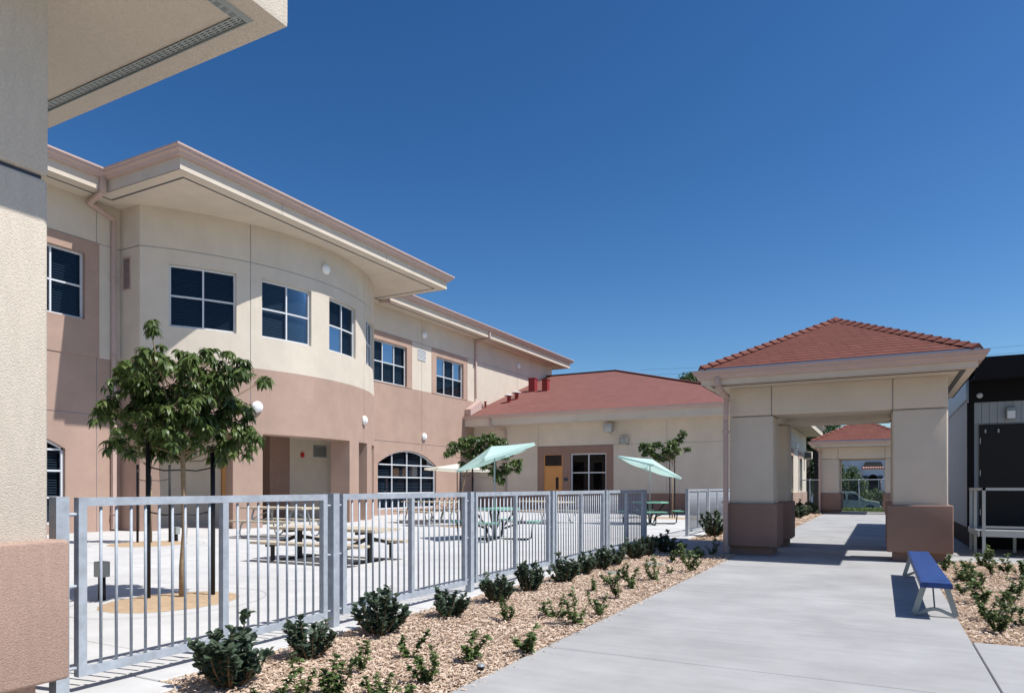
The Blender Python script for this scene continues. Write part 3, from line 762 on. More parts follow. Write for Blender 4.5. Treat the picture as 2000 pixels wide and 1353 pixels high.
# ------------------------------------------------------------------ porticos
def portico(dy, label, detail):
    cx, cy = -0.785, 14.95+dy
    R = root('portico', (cx, cy, 0), label, 'portico', None)
    y0 = dy
    PXS = [(-2.52, -1.74), (0.18, 0.985)]; PYS = [(13.49, 14.26), (15.64, 16.41)]
    for ix, (xa, xb) in enumerate(PXS):
        for iy, (ya, yb) in enumerate(PYS):
            c = wpart('pier', MB().box(xa, xb, ya+y0, yb+y0, .90, 2.575), 'cream', R, bevel=.03)
            wpart('pier_base', MB().box(xa-.09, xb+.07, ya-.09+y0, yb+.09+y0, .16, .96), 'wainscot', c, bevel=.022)
            wpart('plinth', MB().box(xa+.0, xb-.02, ya+.03+y0, yb-.03+y0, 0, .2), 'wainscot', c)
    # ring beam as four members with reveal joints
    zb, zt = 2.585, 3.115
    def beam(xa, xb, ya, yb): return wpart('beam', MB().box(xa, xb, ya+y0, yb+y0, zb, zt), 'cream', R, bevel=.02)
    for ya, yb in PYS:
        beam(-2.52, -1.777, ya, yb); beam(-1.765, .175, ya, yb); beam(.187, .985, ya, yb)
    for xa, xb in PXS: beam(xa, xb, 14.262, 15.638)
    for ya, yb in ((13.51, 14.24), (15.66, 16.39)): wpart('joint_backing', MB().box(-2.50, .965, ya+y0, yb+y0, 2.60, 3.10), 'groove', R)
    ex0, ex1, ey0, ey1 = -2.90, 1.33, 12.835+y0, 17.065+y0
    rect = [(ex0, ey0), (ex1, ey0), (ex1, ey1), (ex0, ey1)]
    wpart('soffit', MB().poly([(x, y, 3.112) for x, y in rect]), 'cream', R)
    wpart('fascia', MB().sweep(rect, [(-.02, 3.112), (0, 3.112), (0, 3.36), (-.02, 3.36)], True), 'cream', R)
    gutter(R, rect, 3.365, True)
    wpart('soffit_vent', MB().sweep(rect, [(-.22, 3.106), (-.14, 3.106), (-.14, 3.116), (-.22, 3.116)], True), 'darkvent', R)
    # hip roof
    zr0, zap = 3.41, 4.52; ap = Vector((cx, cy, zap)); c4 = [Vector((ex0, ey0, zr0)), Vector((ex1, ey0, zr0)), Vector((ex1, ey1, zr0)), Vector((ex0, ey1, zr0))]
    wpart('drip_edge', MB().sweep(rect, [(-.06, 3.362), (.03, 3.362), (.03, 3.405), (-.06, 3.405)], True), 'flashing', R)
    rfo = wpart('roof', MB().poly([c4[0], c4[1], ap]).poly([c4[1], c4[2], ap]).poly([c4[2], c4[3], ap]).poly([c4[3], c4[0], ap]), 'shingle', R)
    plane_uv(rfo)
    N = 17 if detail else 10
    for s in range(4):
        a, b = c4[s], c4[(s+1) % 4]; nrm = (b-a).cross(ap-a).normalized()
        for k in range(N):
            t0, t1 = k/N, min(1, (k+1.25)/N); lo = .012
            p = [a.lerp(ap, t0), b.lerp(ap, t0), b.lerp(ap, t1), a.lerp(ap, t1)]
            mb = MB(); up = [p[0]+nrm*lo, p[1]+nrm*lo, p[2]+nrm*.004, p[3]+nrm*.004]
            mb.quad(*up); mb.quad(p[0]-nrm*.005, p[1]-nrm*.005, up[1], up[0])
            o = wpart('shingle_course', mb, 'shingle', rfo)
            me = o.data; uv = me.uv_layers.new(name='UVMap'); e = (b-a).normalized()
            for pl in me.polygons:
                for li in pl.loop_indices:
                    v = me.vertices[me.loops[li].vertex_index].co; uv.data[li].uv = ((v-a).dot(e)+.11*(k % 2)+k*.037, .25+.5*k)
    M = 18 if detail else 11
    capm = None
    for s in range(4):
        a = c4[s]+Vector((0, 0, .02)); d = (ap-a); L = d.length/M; t = d.normalized(); side = t.cross(Z_).normalized(); up = side.cross(t).normalized()
        if capm is None:
            mb = MB(); w = .12
            # a folded cap: high at its lower (butt) end, tucked under the next at the top
            P0 = [(-w, -.05, 0), (0, .012, 0), (w, -.05, 0)]
            mb.v = [(-w, -.030, 0), (0, .044, 0), (w, -.030, 0), (-w*.9, -.052, L*1.25), (0, .010, L*1.25), (w*.9, -.052, L*1.25), (-w, -.085, 0), (0, -.01, 0), (w, -.085, 0)]
            mb.f = [(0, 1, 4, 3), (1, 2, 5, 4), (0, 6, 7, 1), (1, 7, 8, 2)]
            capm = mb.mesh('hip_cap', 'hipcap')
        for k in range(M):
            o = link('hip_cap', capm, R)
            rot = Matrix((side, up, t)).transposed().to_4x4(); rot.translation = a+d*(k/M)+up*.012-Vector(R.location)
            o.matrix_local = rot
    fin = wpart('peak_cap', MB().lathe([(.17, -.085), (.12, -.03), (.001, .035)], ap+Vector((0, 0, .035)), 8), 'hipcap', R)
    downspout(R, [(-2.60, 12.80+y0, 3.24), (-2.60, 12.80+y0, 3.09), (-2.56, 13.40+y0, 2.93), (-2.56, 13.345+y0, 2.5), (-2.56, 13.345+y0, 0.04)], .105, .08, straps=[(-2.56, 13.345+y0, 2.3), (-2.56, 13.345+y0, .98)])
    return R
portico(0, 'near freestanding cream portico with red hip roof over the walkway', True)
portico(22.6, 'distant matching portico seen through the near portico opening', False)

# ------------------------------------------------------------------ near building at the left edge of the view
ZN = 4.20
near = root('building', (-7, -1, 0), 'near stucco building corner with pier and deep eave at left edge', 'building')
pr = wpart('pier', MB().box(-5.2, -4.215, 1.3, 2.27, .9, 3.025), 'cream_near', near, bevel=.03)
wpart('pier_head', MB().box(-5.2, -4.215, 1.3, 2.27, 3.045, ZN), 'cream_near', near, bevel=.02)
wpart('control_joint', MB().box(-5.18, -4.24, 1.33, 2.24, 3.0, 3.07), 'signblue', near)
wpart('pier_base', MB().box(-5.3, -4.13, 1.2, 2.34, .165, .965), 'brown_near', near, bevel=.02)
wpart('plinth', MB().box(-5.2, -4.22, 1.3, 2.2, 0, .2), 'brown_near', near)
wpart('wall', MB().box(-13, -5.6, -6, 2.0, 0, ZN), 'cream', near)
nx, ny = -3.365, 3.215
nf = [(-15, -9), (nx, -9), (nx, ny), (-15, ny)]
wpart('soffit', MB().poly([(x, y, ZN) for x, y in nf]), 'cream_near', near)
npth = [(nx, -9), (nx, ny), (-15, ny)]
wpart('fascia', MB().sweep(npth, [(.0, ZN), (.02, ZN), (.022, ZN+.03), (.022, ZN+.42), (.0, ZN+.42)]), 'cream_near', near)
gutter(near, npth, ZN+.50)
wpart('roof', MB().poly([(x, y, ZN+.45) for x, y in nf]), 'roofred', near)
# slotted soffit vent strip: channel, rails and cross bars
def near_vent():
    o0, o1 = -.212, -.150
    ch = wpart('soffit_vent', MB().sweep(npth, [(o0, ZN-.004), (o1, ZN-.004), (o1, ZN-.002), (o0, ZN-.002)]), 'darkvent', near)
    for k in range(4):
        o = o0+.006+(o1-o0-.012)*k/3
        wpart('vent_rail', MB().sweep(npth, [(o-.0045, ZN-.010), (o+.0045, ZN-.010), (o+.0045, ZN-.005), (o-.0045, ZN-.005)]), 'ventgrey', ch)
    mb = MB(); st = .055
    for k in range(int(7/st)):
        x = nx+o1-k*st; mb.box(x-.010, x+.010, ny+o0, ny+o1, ZN-.009, ZN-.005)
    for k in range(int(6/st)):
        y = ny+o1-k*st; mb.box(nx+o0, nx+o1, y-.010, y+.010, ZN-.0088, ZN-.0048)
    x = wpart('vent_cross_bars', mb, 'ventgrey', ch); x['kind'] = 'stuff'
    wpart('vent_trim', MB().sweep(npth, [(o1+.002, ZN-.022), (o1+.008, ZN-.022), (o1+.03, ZN-.001), (o1+.002, ZN-.001)]), 'ventgrey', ch)
near_vent()

# ------------------------------------------------------------------ fence
def fence(posts, label, x=FX, nb=9, pins=True):
    R = root('metal_fence', (x, posts[0], 0), label, 'fence', 'galvanised fences around the courtyard')
    o = posts[0]; pw = .076; fw_ = .051
    for y in posts:
        mb = MB().box(-pw/2, pw/2, y-o-pw/2, y-o+pw/2, -.03, 1.205); lpart('post', mb, 'galv', R)
        p = lpart('post_cap', MB().box(-pw/2-.001, pw/2+.001, y-o-pw/2-.001, y-o+pw/2+.001, 1.205, 1.209), 'galv', R)
    barm = MB().tube([(0, 0, .155), (0, 0, 1.145)], .0095, 8).mesh('bar', 'galv', True)
    for a, b in zip(posts[:-1], posts[1:]):
        a -= o; b -= o; g = .062
        y0, y1 = a+pw/2+g, b-pw/2-g; ym = (y0+y1)/2
        mb = MB(); h = fw_/2
        mb.box(-h, h, y0, y0+fw_, .105, 1.203); mb.box(-h, h, y1-fw_, y1, .105, 1.203)
        mb.box(-h, h, y0+fw_, y1-fw_, 1.150, 1.2025); mb.box(-h, h, y0+fw_, y1-fw_, .106, .158)
        mb.box(-h+.001, h-.001, ym-fw_/2, ym+fw_/2, .158, 1.150)
        P = lpart('panel', mb, 'galv', R)
        for (c0, c1) in ((y0+fw_, ym-fw_/2), (ym+fw_/2, y1-fw_)):
            for k in range(nb):
                link('bar', barm, P, loc=(0, c0+(c1-c0)*(k+1)/(nb+1), 0))
        if pins:
            for z in (1.10, .66, .16):
                for p0, p1 in ((a+pw/2-.002, y0+.002), (y1-.002, b-pw/2+.002)): lpart('standoff_pin', MB().tube([(0, p0, z), (0, p1, z)], .011, 8), 'galv', R)
    return R
fence([2.40, 4.76, 7.11, 9.45, 11.74, 14.08], 'long galvanised steel picket fence between courtyard and planted bed')
fence([17.68, 20.05, 22.6, 25.0], 'short galvanised fence section beside the portico, beyond the gate gap')

# ------------------------------------------------------------------ courtyard furniture
def picnic_table(loc, rz, L, top, seat, m, label, frame='pedestal'):
    R = root('picnic_table', loc, label, 'picnic table', 'picnic tables in the courtyard', rz)
    hw = .36; n = 5; w = 2*hw/n
    for k in range(n):
        x = -hw+w*k; o = lpart('top_plank', MB().box(x+.004, x+w-.004, -L/2, L/2, top-.045, top), m, R)
    for s in (-1, 1):
        for k in range(2):
            x = s*(.62)+(k-1)*.145+ .0725-.0725
            lpart('seat_plank', MB().box(x+.004, x+.141, -L/2, L/2, seat-.04, seat), m, R)
    for s in (-1, 1):
        y = s*(L/2-.38); mb = MB()
        if frame == 'pedestal':
            mb.box(-.05, .05, y-.04, y+.04, .02, top-.05); mb.box(-.34, .34, y-.03, y+.03, top-.09, top-.046)
            mb.bar((-.05, y, seat+.06), (-.62, y, seat-.06), .06, .05); mb.bar((.05, y, seat+.06), (.62, y, seat-.06), .06, .05)
            mb.box(-.76, -.48, y-.03, y+.03, seat-.075, seat-.041); mb.box(.48, .76, y-.03, y+.03, seat-.075, seat-.041)
            mb.bar((-.62, y, seat-.06), (-.62, y, .02), .05, .05); mb.bar((.62, y, seat-.06), (.62, y, .02), .05, .05)
            mb.bar((-.42, y, .02), (.42, y, .02), .06, .04)
            lpart('leg_frame', mb, 'black', R)
        else:
            for q in (-1, 1):
                mb.tube([(q*.28, y, top-.05), (q*.34, y, seat+.1), (q*.46, y, .10), (q*.52, y, .03), (q*.62, y, .02), (q*.72, y, .05), (q*.76, y, .14), (q*.70, y, seat-.08), (q*.62, y, seat-.045), (q*.5, y, seat-.045)], .021, 8)
                mb.tube([(0, y-s*.35, top-.05), (q*.36, y, seat+.02)], .014, 6)
            mb.tube([(-.36, y, seat), (.36, y, seat)], .018, 6); mb.tube([(-.33, y, top-.05), (.33, y, top-.05)], .018, 6)
            lpart('leg_frame', mb, 'tube', R, True)
    return R
a_ = G(524, 1029, .57); b_ = G(733, 1036, .57)
v = b_-a_; rzt = math.atan2(v.y, v.x)-PI/2
c_ = (a_+b_)/2; nrm = Vector((-v.y, v.x, 0)).normalized(); nrm = nrm if nrm.dot(DEEP) > 0 else -nrm
c_ = c_+nrm*.34
picnic_table((c_.x, c_.y, 0), rzt, v.length, .57, .34, 'beige', 'low beige picnic table with black pedestal legs, nearest the fence')
g2 = G(548, 1050); picnic_table((g2.x, g2.y, 0), rzt+.04, 1.95, .76, .44, 'beige', 'beige picnic table with bent tube legs in front of the rotunda piers', 'tube')
g3 = G(836, 1022); picnic_table((g3.x, g3.y, 0), PI/2-.3, 2.2, .76, .44, 'beige', 'beige picnic table in front of the arched window', 'tube')
g4 = G(893, 1019); picnic_table((g4.x, g4.y, 0), .9, 1.8, .76, .44, 'beige', 'beige picnic table under the cream umbrella', 'tube')
g5 = G(1065, 1021); picnic_table((g5.x, g5.y, 0), PI/2-.45, 2.3, .76, .44, 'beige', 'beige picnic table in front of the orange door', 'tube')

def round_table(loc, rz, label):
    R = root('round_table', loc, label, 'picnic table', 'green umbrella tables', rz)
    n = 8; top = .76
    pts = [(.62*math.cos(2*PI*(k+.5)/n), .62*math.sin(2*PI*(k+.5)/n), top-.045) for k in range(n)]
    lpart('table_top', MB().prism(pts, (0, 0, .045)), 'tablegreen', R)
    for k in range(4):
        a = PI/2*k; c, s = math.cos(a), math.sin(a)
        q = [(1.08, -.34), (1.08, .34), (.80, .24), (.80, -.24)]
        lpart('seat', MB().prism([(c*x-s*y, s*x+c*y, .415) for x, y in q], (0, 0, .04)), 'tablegreen', R)
        lpart('leg', MB().tube([(c*.5, s*.5, top-.05), (c*.22, s*.22, .32), (c*.12, s*.12, .05)], .024, 8).tube([(c*.18, s*.18, .25), (c*.6, s*.6, .40), (c*1.0, s*1.0, .405)], .024, 8).tube([(c*.93, s*.93, .40), (c*.90, s*.90, .06), (c*.82, s*.82, .02), (c*.15, s*.15, .02)], .021, 8), 'black' , R, True)
    lpart('pedestal', MB().tube([(0, 0, 0), (0, 0, top-.04)], .045, 12).lathe([(.001, .03), (.22, .03), (.24, 0)], (0, 0, 0), 16), 'ventgrey', R, True)
    return R
def umbrella(loc, ztop, w, tilt_ang, tilt_dir, yawc, m, label, pole_m='tube', hrise=.26):
    R = root('patio_umbrella', loc, label, 'umbrella', 'patio umbrellas')
    hub = Vector((0, 0, ztop)); Rm = Matrix.Rotation(tilt_ang, 3, Vector(tilt_dir)) @ Matrix.Rotation(yawc, 3, 'Z')
    lpart('pole', MB().tube([(0, 0, .02), (0, 0, ztop)], .019, 10), pole_m, R, True)
    cs = [Vector((sx*w/2, sy*w/2, 0)) for sx, sy in ((-1, -1), (1, -1), (1, 1), (-1, 1))]
    mb = MB(); k = 6
    for s in range(4):
        a, b = cs[s], cs[(s+1) % 4]; ap = Vector((0, 0, hrise))
        for i in range(k):
            for j in range(k-i):
                def pt(i, j):
                    u, v_ = i/k, j/k; p = ap*(1-u-v_)+a*u+b*v_
                    sag = -.10*4*u*v_-.05*(u+v_)*(1-u-v_); return hub+Rm @ (p+Vector((0, 0, sag-hrise*.1)))
                mb.poly([pt(i, j), pt(i+1, j), pt(i, j+1)])
                if i+j < k-1: mb.poly([pt(i+1, j), pt(i+1, j+1), pt(i, j+1)])
    lpart('canopy', mb, m, R, True)
    for s in range(4):
        e = cs[s]
        lpart('rib', MB().tube([hub+Rm @ Vector((0, 0, hrise*.80)), hub+Rm @ (e+Vector((0, 0, -.05)))], .009, 6), pole_m, R)
        a, b = cs[s], cs[(s+1) % 4]
        lpart('valance', MB().quad(hub+Rm @ (a+Vector((0, 0, -.03))), hub+Rm @ (b+Vector((0, 0, -.03))), hub+Rm @ (b+Vector((0, 0, -.10))), hub+Rm @ (a+Vector((0, 0, -.10)))), m, R)
    return R
u1 = G(966, 1054); round_table((u1.x, u1.y, 0), .3, 'green octagonal picnic table standing nearest the fence')
umbrella((u1.x, u1.y, 0), 2.02, 1.45, .33, -DEEP, YAW+.55, 'canopy_green', 'tilted pale green umbrella over the nearer green table')
u2 = G(1269.5, 1024); round_table((u2.x, u2.y, 0), .5, 'green octagonal picnic table standing beside the gate opening')
umbrella((u2.x, u2.y, 0), 1.98, 1.6, .34, DEEP, YAW+.7, 'canopy_green', 'tilted pale green umbrella over the table beside the gate')
umbrella((g4.x, g4.y, 0), 1.93, 2.0, .04, DEEP, YAW+.35, 'canopy_white', 'flat cream umbrella with dark struts near the arched window', 'black', .2)

# ------------------------------------------------------------------ foliage helpers
def leaf_cloud(name, m, items, L0, L1, aspect, droop, tones=(0.0, 1.0), curve=.25, blunt=.7):
    """items: list of (position, axis direction); each leaf is a folded, curved blade of 4 faces"""
    n = len(items)
    if n == 0: return None
    pos = np.array([i[0] for i in items]); ax = np.array([i[1] for i in items]); ax /= np.linalg.norm(ax, axis=1)[:, None]
    L = rng.uniform(L0, L1, n); W = L*aspect*rng.uniform(.8, 1.2, n)
    ref = np.tile([0, 0, 1.0], (n, 1))+rng.normal(0, .35, (n, 3))
    side = np.cross(ax, ref); side /= np.linalg.norm(side, axis=1)[:, None]+1e-9
    up = np.cross(side, ax)
    q1 = pos+ax*(L*.3)[:, None]; q2 = pos+ax*(L*.72)[:, None]-up*(L*curve*.35)[:, None]; q2[:, 2] -= L*droop*.45; a = pos; tip = pos+ax*(L*.97)[:, None]-up*(L*curve)[:, None]; tip[:, 2] -= L*droop
    w1 = (W*.5)[:, None]; w2 = (W*.5*blunt)[:, None]; fo = up*(W*.14)[:, None]
    V = np.stack([a, q1+side*w1+fo, q1-side*w1+fo, q2+side*w2+fo, q2-side*w2+fo, tip], 1).reshape(-1, 3)
    base = np.arange(n)*6
    F = np.stack([np.stack([base+i for i in t], 1) for t in ((0, 2, 1), (1, 2, 4), (1, 4, 3), (3, 4, 5))], 1).reshape(-1, 3)
    me = bpy.data.meshes.new(name); me.vertices.add(len(V)); me.vertices.foreach_set('co', V.ravel())
    me.loops.add(F.size); me.loops.foreach_set('vertex_index', F.ravel().astype(np.int32))
    me.polygons.add(len(F)); me.polygons.foreach_set('loop_start', np.arange(0, F.size, 3)); me.polygons.foreach_set('loop_total', np.full(len(F), 3))
    at = me.attributes.new('tone', 'FLOAT', 'POINT')
    t = np.clip(rng.normal((tones[0]+tones[1])/2, (tones[1]-tones[0])/3.2, n), 0, 1)
    if len(items[0]) > 2: t = np.clip(t*.55+np.array([i[2] for i in items])*.55, 0, 1)
    at.data.foreach_set('value', np.repeat(t, 6).astype(np.float32))
    me.materials.append(MATS[m]); me.update(); me.validate()
    return me
def rdir(zb=0.0):
    v = rng.normal(0, 1, 3); v[2] += zb; return v/np.linalg.norm(v)
def tree(name, base, label, cat, fork_z, lobes, trunk_r, ncl, nl, L, group, trunk_pts=None, leafm='leaf_tree', spread=1.0, stakes=(), barkm='bark', tie_z=None):
    """lobes: (right, deep, z, r) in metres relative to the base, in the picture's right/deep directions"""
    R = root(name, base, label, cat, group)
    tp = trunk_pts or [(0, 0, 0), (.01, 0, fork_z*.5), (0, .01, fork_z)]
    tb = MB().tube([(RIGHT*p[0]+DEEP*p[1]+Z_*p[2]) for p in tp], [trunk_r*(1.25-.5*i/(len(tp)-1)) for i in range(len(tp))], 10)
    fk = RIGHT*.02+Z_*fork_z if len(tp) == 7 else RIGHT*tp[-1][0]+DEEP*tp[-1][1]+Z_*tp[-1][2]
    items = []
    tw = MB()
    for (lx, ld, lz, lr) in lobes:
        c = RIGHT*lx+DEEP*ld+Z_*lz
        m1 = fk.lerp(c, .5)+Vector(rng.normal(0, .05, 3))-Z_*.05*0
        start = fk.lerp(c, 0)+Z_*rng.uniform(-.1, .35)*min(1, abs(lz-fork_z))
        start = Vector((fk.x, fk.y, max(fork_z*.96, min(lz-.05, fork_z+rng.uniform(0, .8)*max(0, min(lz, fork_z+.9)-fork_z)))))
        tw.tube([start, start.lerp(c, .5)+Vector(rng.normal(0, .03, 3)), c], [trunk_r*.36, trunk_r*.26, trunk_r*.14], 6)
        ltone = rng.uniform(0, 1)
        for k in range(max(5, int(ncl*(lr/.2)**2))):
            d = rdir(.25); rad = lr*rng.uniform(.35, 1.0)**.7
            tip = np.array(c)+d*rad*np.array([1, 1, .85])
            tw.tube([c, Vector(np.array(c)*.5+tip*.5)+Vector((0, 0, .02)), Vector(tip)], [trunk_r*.11, trunk_r*.08, trunk_r*.05], 4, False)
            ct = np.clip(ltone*.5+rng.uniform(0, .6)+.25*(d[2]), 0, 1)
            for q in range(nl):
                a = rng.uniform(0, 2*PI); e = rng.uniform(-.75, .45)
                ax = np.array([math.cos(a)*math.cos(e), math.sin(a)*math.cos(e), math.sin(e)])
                items.append((tip+np.array([0, 0, -.03])*rng.uniform(0, 1)+ax*.01, ax, ct))
    lpart('trunk', tb, barkm, R, True)
    b = lpart('branches', tw, barkm if barkm != 'bark' else 'bark', R, True)
    link('crown', leaf_cloud('crown', leafm, items, L*.65, L*1.35, .42,   .42, (0, 1)), R)
    for (sx, sd, sh) in stakes:
        s = root('tree_stake', Vector(base)+RIGHT*sx+DEEP*sd, '', 'stake', 'black tree stakes')
        lpart('pole', MB().tube([(0, 0, -.02), (0, 0, sh)], .026, 8), 'black', s, True)
        STAKES.append((s, label))
        if tie_z:
            for z in tie_z:
                e = Vector(base); tk = RIGHT*(sx)+DEEP*sd; ct = RIGHT*tp[-1][0]*z/fork_z
                v = (Vector((0, 0, z))-tk); v.z = 0
                lpart('tree_tie', MB().tube([(0, 0, z+.03), tuple(v*.5+Z_*(z-.01)), tuple(v*1.02+Z_*z)], .008, 5), 'black', s)
    return R
STAKES = []
B1 = G(352, 1170); s1 = 7.86/1355
def lobes_px(lst, cx, cy_ground, s, dj):
    out = []
    for (px, py, r) in lst:
        k = dj*max(.2, 1-abs(px-cx)*s/.95); out.append(((px-cx)*s, rng.uniform(-k, k), (cy_ground-py)*s, r*s))
    return out
T1 = [(345, 668, 22), (385, 678, 22), (300, 700, 32), (245, 712, 30), (232, 752, 36), (275, 745, 42), (325, 740, 42), (398, 735, 36), (365, 712, 30), (452, 716, 40), (480, 735, 22), (455, 762, 30), (516, 744, 17), (415, 790, 46), (350, 790, 52), (290, 795, 48), (238, 815, 40), (212, 812, 26), (265, 850, 42), (255, 878, 26), (320, 858, 46), (330, 885, 28), (385, 850, 46), (440, 838, 44), (460, 870, 38), (486, 856, 24), (400, 885, 28), (310, 820, 30), (300, 885, 20), (425, 880, 30), (370, 760, 45), (385, 805, 48), (335, 832, 48), (432, 765, 40), (300, 775, 46), (405, 838, 44), (350, 735, 38), (270, 790, 40), (450, 805, 40), (365, 865, 34), (285, 840, 40)]
T1 = [(352+(a-352)*.97, b-4, c*.92) for a, b, c in T1]
tree('staked_tree', (B1.x, B1.y, 0.01), 'broad leafy young tree nearest the fence, staked in a sand circle', 'tree', 1.52, lobes_px(T1, 352, 1170, s1, .62), .027, 14, 20, .082, 'staked courtyard trees',
     trunk_pts=[(0.02, 0, 0), (.02, 0, .35), (.045, .01, .75), (0.035, .01, 1.15), (.03, 0, 1.55), (0.01, .02, 2.0), (-.03, 0, 2.45)], stakes=[(-.30, -.12, 1.78), (.30, .16, 1.72)], tie_z=(1.45, .95))
B2 = G(294, 1062); s2 = (1355*HC/(1062-951))/1355
T2 = [(294, 800, 22), (265, 815, 24), (320, 815, 24), (245, 845, 24), (290, 845, 30), (335, 850, 24), (265, 870, 20), (310, 875, 22), (225, 850, 18), (240, 872, 18)]
tree('staked_tree', (B2.x, B2.y, 0.01), 'second young tree, half hidden behind the nearest one by the rotunda', 'tree', 1.5, lobes_px(T2, 294, 1062, s2, .5), .026, 9, 18, .09, 'staked courtyard trees', stakes=[(-.29, 0, 1.75), (.38, .1, 1.75)], tie_z=(1.4,))
B3 = G(900, 1029); s3 = (1355*HC/(1029-951))/1355
T3 = [(882, 872, 13), (905, 868, 16), (925, 862, 18), (952, 858, 16), (975, 868, 16), (960, 880, 18), (940, 878, 16), (915, 888, 14), (985, 885, 14), (1005, 905, 12), (985, 915, 12), (965, 925, 14), (975, 940, 9), (950, 905, 14), (872, 885, 9), (1012, 918, 8), (900, 908, 9)]
tree('staked_tree', (B3.x, B3.y, 0.01), 'young tree behind the nearer green umbrella, leaning pale trunk', 'tree', 1.7, lobes_px(T3, 897, 1029, s3, .5), .024, 15, 20, .105, 'staked courtyard trees',
     trunk_pts=[(-.12, 0, 0), (-.04, 0, .8), (.16, 0, 1.6), (.22, 0, 1.9)], stakes=[(.02, -.2, 2.0), (.36, .2, 1.95)], tie_z=(1.6,))
B4 = G(1313, 1013); s4 = (1355*HC/(1013-951))/1355
T4 = [(1333, 848, 9), (1325, 862, 10), (1310, 868, 10), (1300, 880, 10), (1285, 870, 9), (1270, 873, 10), (1258, 868, 8), (1275, 888, 9), (1290, 893, 10), (1312, 890, 11), (1262, 885, 8), (1343, 876, 5), (1322, 880, 9), (1252, 876, 5)]
tree('staked_tree', (B4.x, B4.y, 0.01), 'small young tree by the low wing wall behind the far green umbrella', 'tree', 1.75, lobes_px(T4, 1313, 1013, s4, .4), .024, 15, 20, .105, 'staked courtyard trees', stakes=[(-.12, -.1, 2.35), (.12, .1, 2.35)], tie_z=(1.7,))
for i, (s, l) in enumerate(STAKES):
    which = ['the broad tree nearest the fence', 'the half hidden second tree', 'the tree behind the nearer green umbrella', 'the small tree by the low wing wall'][i//2]
    s['label'] = ('left' if i % 2 == 0 else 'right')+' black stake holding '+which
# tree wells
def tree_well(c, rx, ry, label, rot=0.0, n=40):
    mb = MB(); ring = []
    for k in range(n):
        a = 2*PI*k/n; w = 1+rng.normal(0, .012); ring.append((c.x+rx*w*math.cos(a), c.y+ry*w*math.sin(a)))
    nv = 0; mb.v = [(c.x, c.y, .022)]
    for f_, z in ((.4, .026), (.75, .018), (.96, .008), (1.0, .002)):
        mb.v += [(c.x+(x-c.x)*f_, c.y+(y-c.y)*f_, z+(abs(rng.normal(0, .004)) if f_ < .9 else 0)) for x, y in ring]
    for k in range(n): mb.f.append((0, 1+k, 1+(k+1) % n))
    for r in range(3):
        for k in range(n): mb.f.append((1+r*n+k, 1+(r+1)*n+k, 1+(r+1)*n+(k+1) % n, 1+r*n+(k+1) % n))
    o = link('tree_well', mb.mesh('tree_well', 'sand', True)); o['kind'] = 'structure'; o['label'] = label
    jn = MB()
    for k in range(n):
        a = 2*PI*k/n; b = 2*PI*(k+1)/n; r0, r1 = 1.42, 1.432
        jn.quad(*[(c.x+rx*r*math.cos(t), c.y+ry*r*math.sin(t), .003) for r, t in ((r0, a), (r1, a), (r1, b), (r0, b))])
    j = link('score_joint', jn.mesh('score_joint', 'groove'), o)
wc = G(335, 1175); tree_well(wc, .62, .75, 'sandy circle around the tree nearest the fence')
wc2 = G(290, 1063); tree_well(wc2, .8, .8, 'sandy circle around the second tree by the rotunda')
wc3 = G(905, 1028); tree_well(wc3, .8, .8, 'sandy circle around the tree behind the nearer green umbrella')
wc4 = Vector((B4.x-.2, 30.9, 0)); tree_well(Vector((B4.x, B4.y+.1, 0)), 2.2, .75, 'sandy strip at the foot of the low wing wall')
def utility_box(p, h, label):
    R = root('irrigation_box', p, label, 'utility box', 'irrigation boxes on conduits')
    lpart('conduit', MB().tube([(-.035, 0, -.02), (-.03, 0, h-.17)], .022, 8), 'black', R, True); lpart('conduit', MB().tube([(.035, 0, -.02), (.03, 0, h-.17)], .022, 8), 'black', R, True)
    lpart('box', MB().box(-.07, .07, -.05, .05, h-.17, h), 'ventgrey', R); lpart('cover', MB().box(-.06, .06, -.056, -.05, h-.16, h-.01), 'ventgrey', R)
p = G(199, 1172); utility_box((p.x, p.y, 0.01), .42, 'grey electrical box on two black conduits beside the nearest tree')
p = G(344, 1057); utility_box((p.x, p.y, 0.01), .32, 'small grey electrical box on conduits beside the second tree')

# ------------------------------------------------------------------ bench
R = root('bench', (0.47, 9.6, 0), 'long blue backless bench with grey steel legs beside the walkway', 'bench')
hw, hl = .135, 1.84
st = MB(); prof = [(-hw, .30), (-hw, .335), (-hw+.014, .35), (hw-.014, .35), (hw, .335), (hw, .30), (hw-.012, .30), (hw-.012, .332), (-hw+.012, .332), (-hw+.012, .30)]
st.prism([(x, -hl, z) for x, z in prof], (0, 2*hl, 0)); st.box(-hw+.001, hw-.001, -hl-.002, -hl+.006, .30, .345); st.box(-hw+.001, hw-.001, hl-.006, hl+.002, .30, .345)
lpart('seat', st, 'blue', R)
def aframe(y, s):
    mb = MB()
    for q in (-1, 1):
        mb.bar((q*.085, y, .33), (q*.175, y, .015), .05, .028, up=(0, 1, 0))
    pts = [(-.175+.35*k/14, .02+.055*(.5-.5*math.cos(2*PI*k/14))) for k in range(15)]
    for a, b in zip(pts[:-1], pts[1:]): mb.bar((a[0], y, a[1]), (b[0], y, b[1]), .03, .04, up=(0, 1, 0))
    mb.bar((-.1, y, .318), (.1, y, .318), .04, .03)
    lpart('leg_frame', mb, 'ventgrey', R)
    lpart('brace', MB().bar((0, y+s*.05, .07), (0, y+s*.42, .32), .035, .012, up=(1, 0, 0)), 'ventgrey', R)
aframe(-hl+.18, 1); aframe(hl-.18, -1)

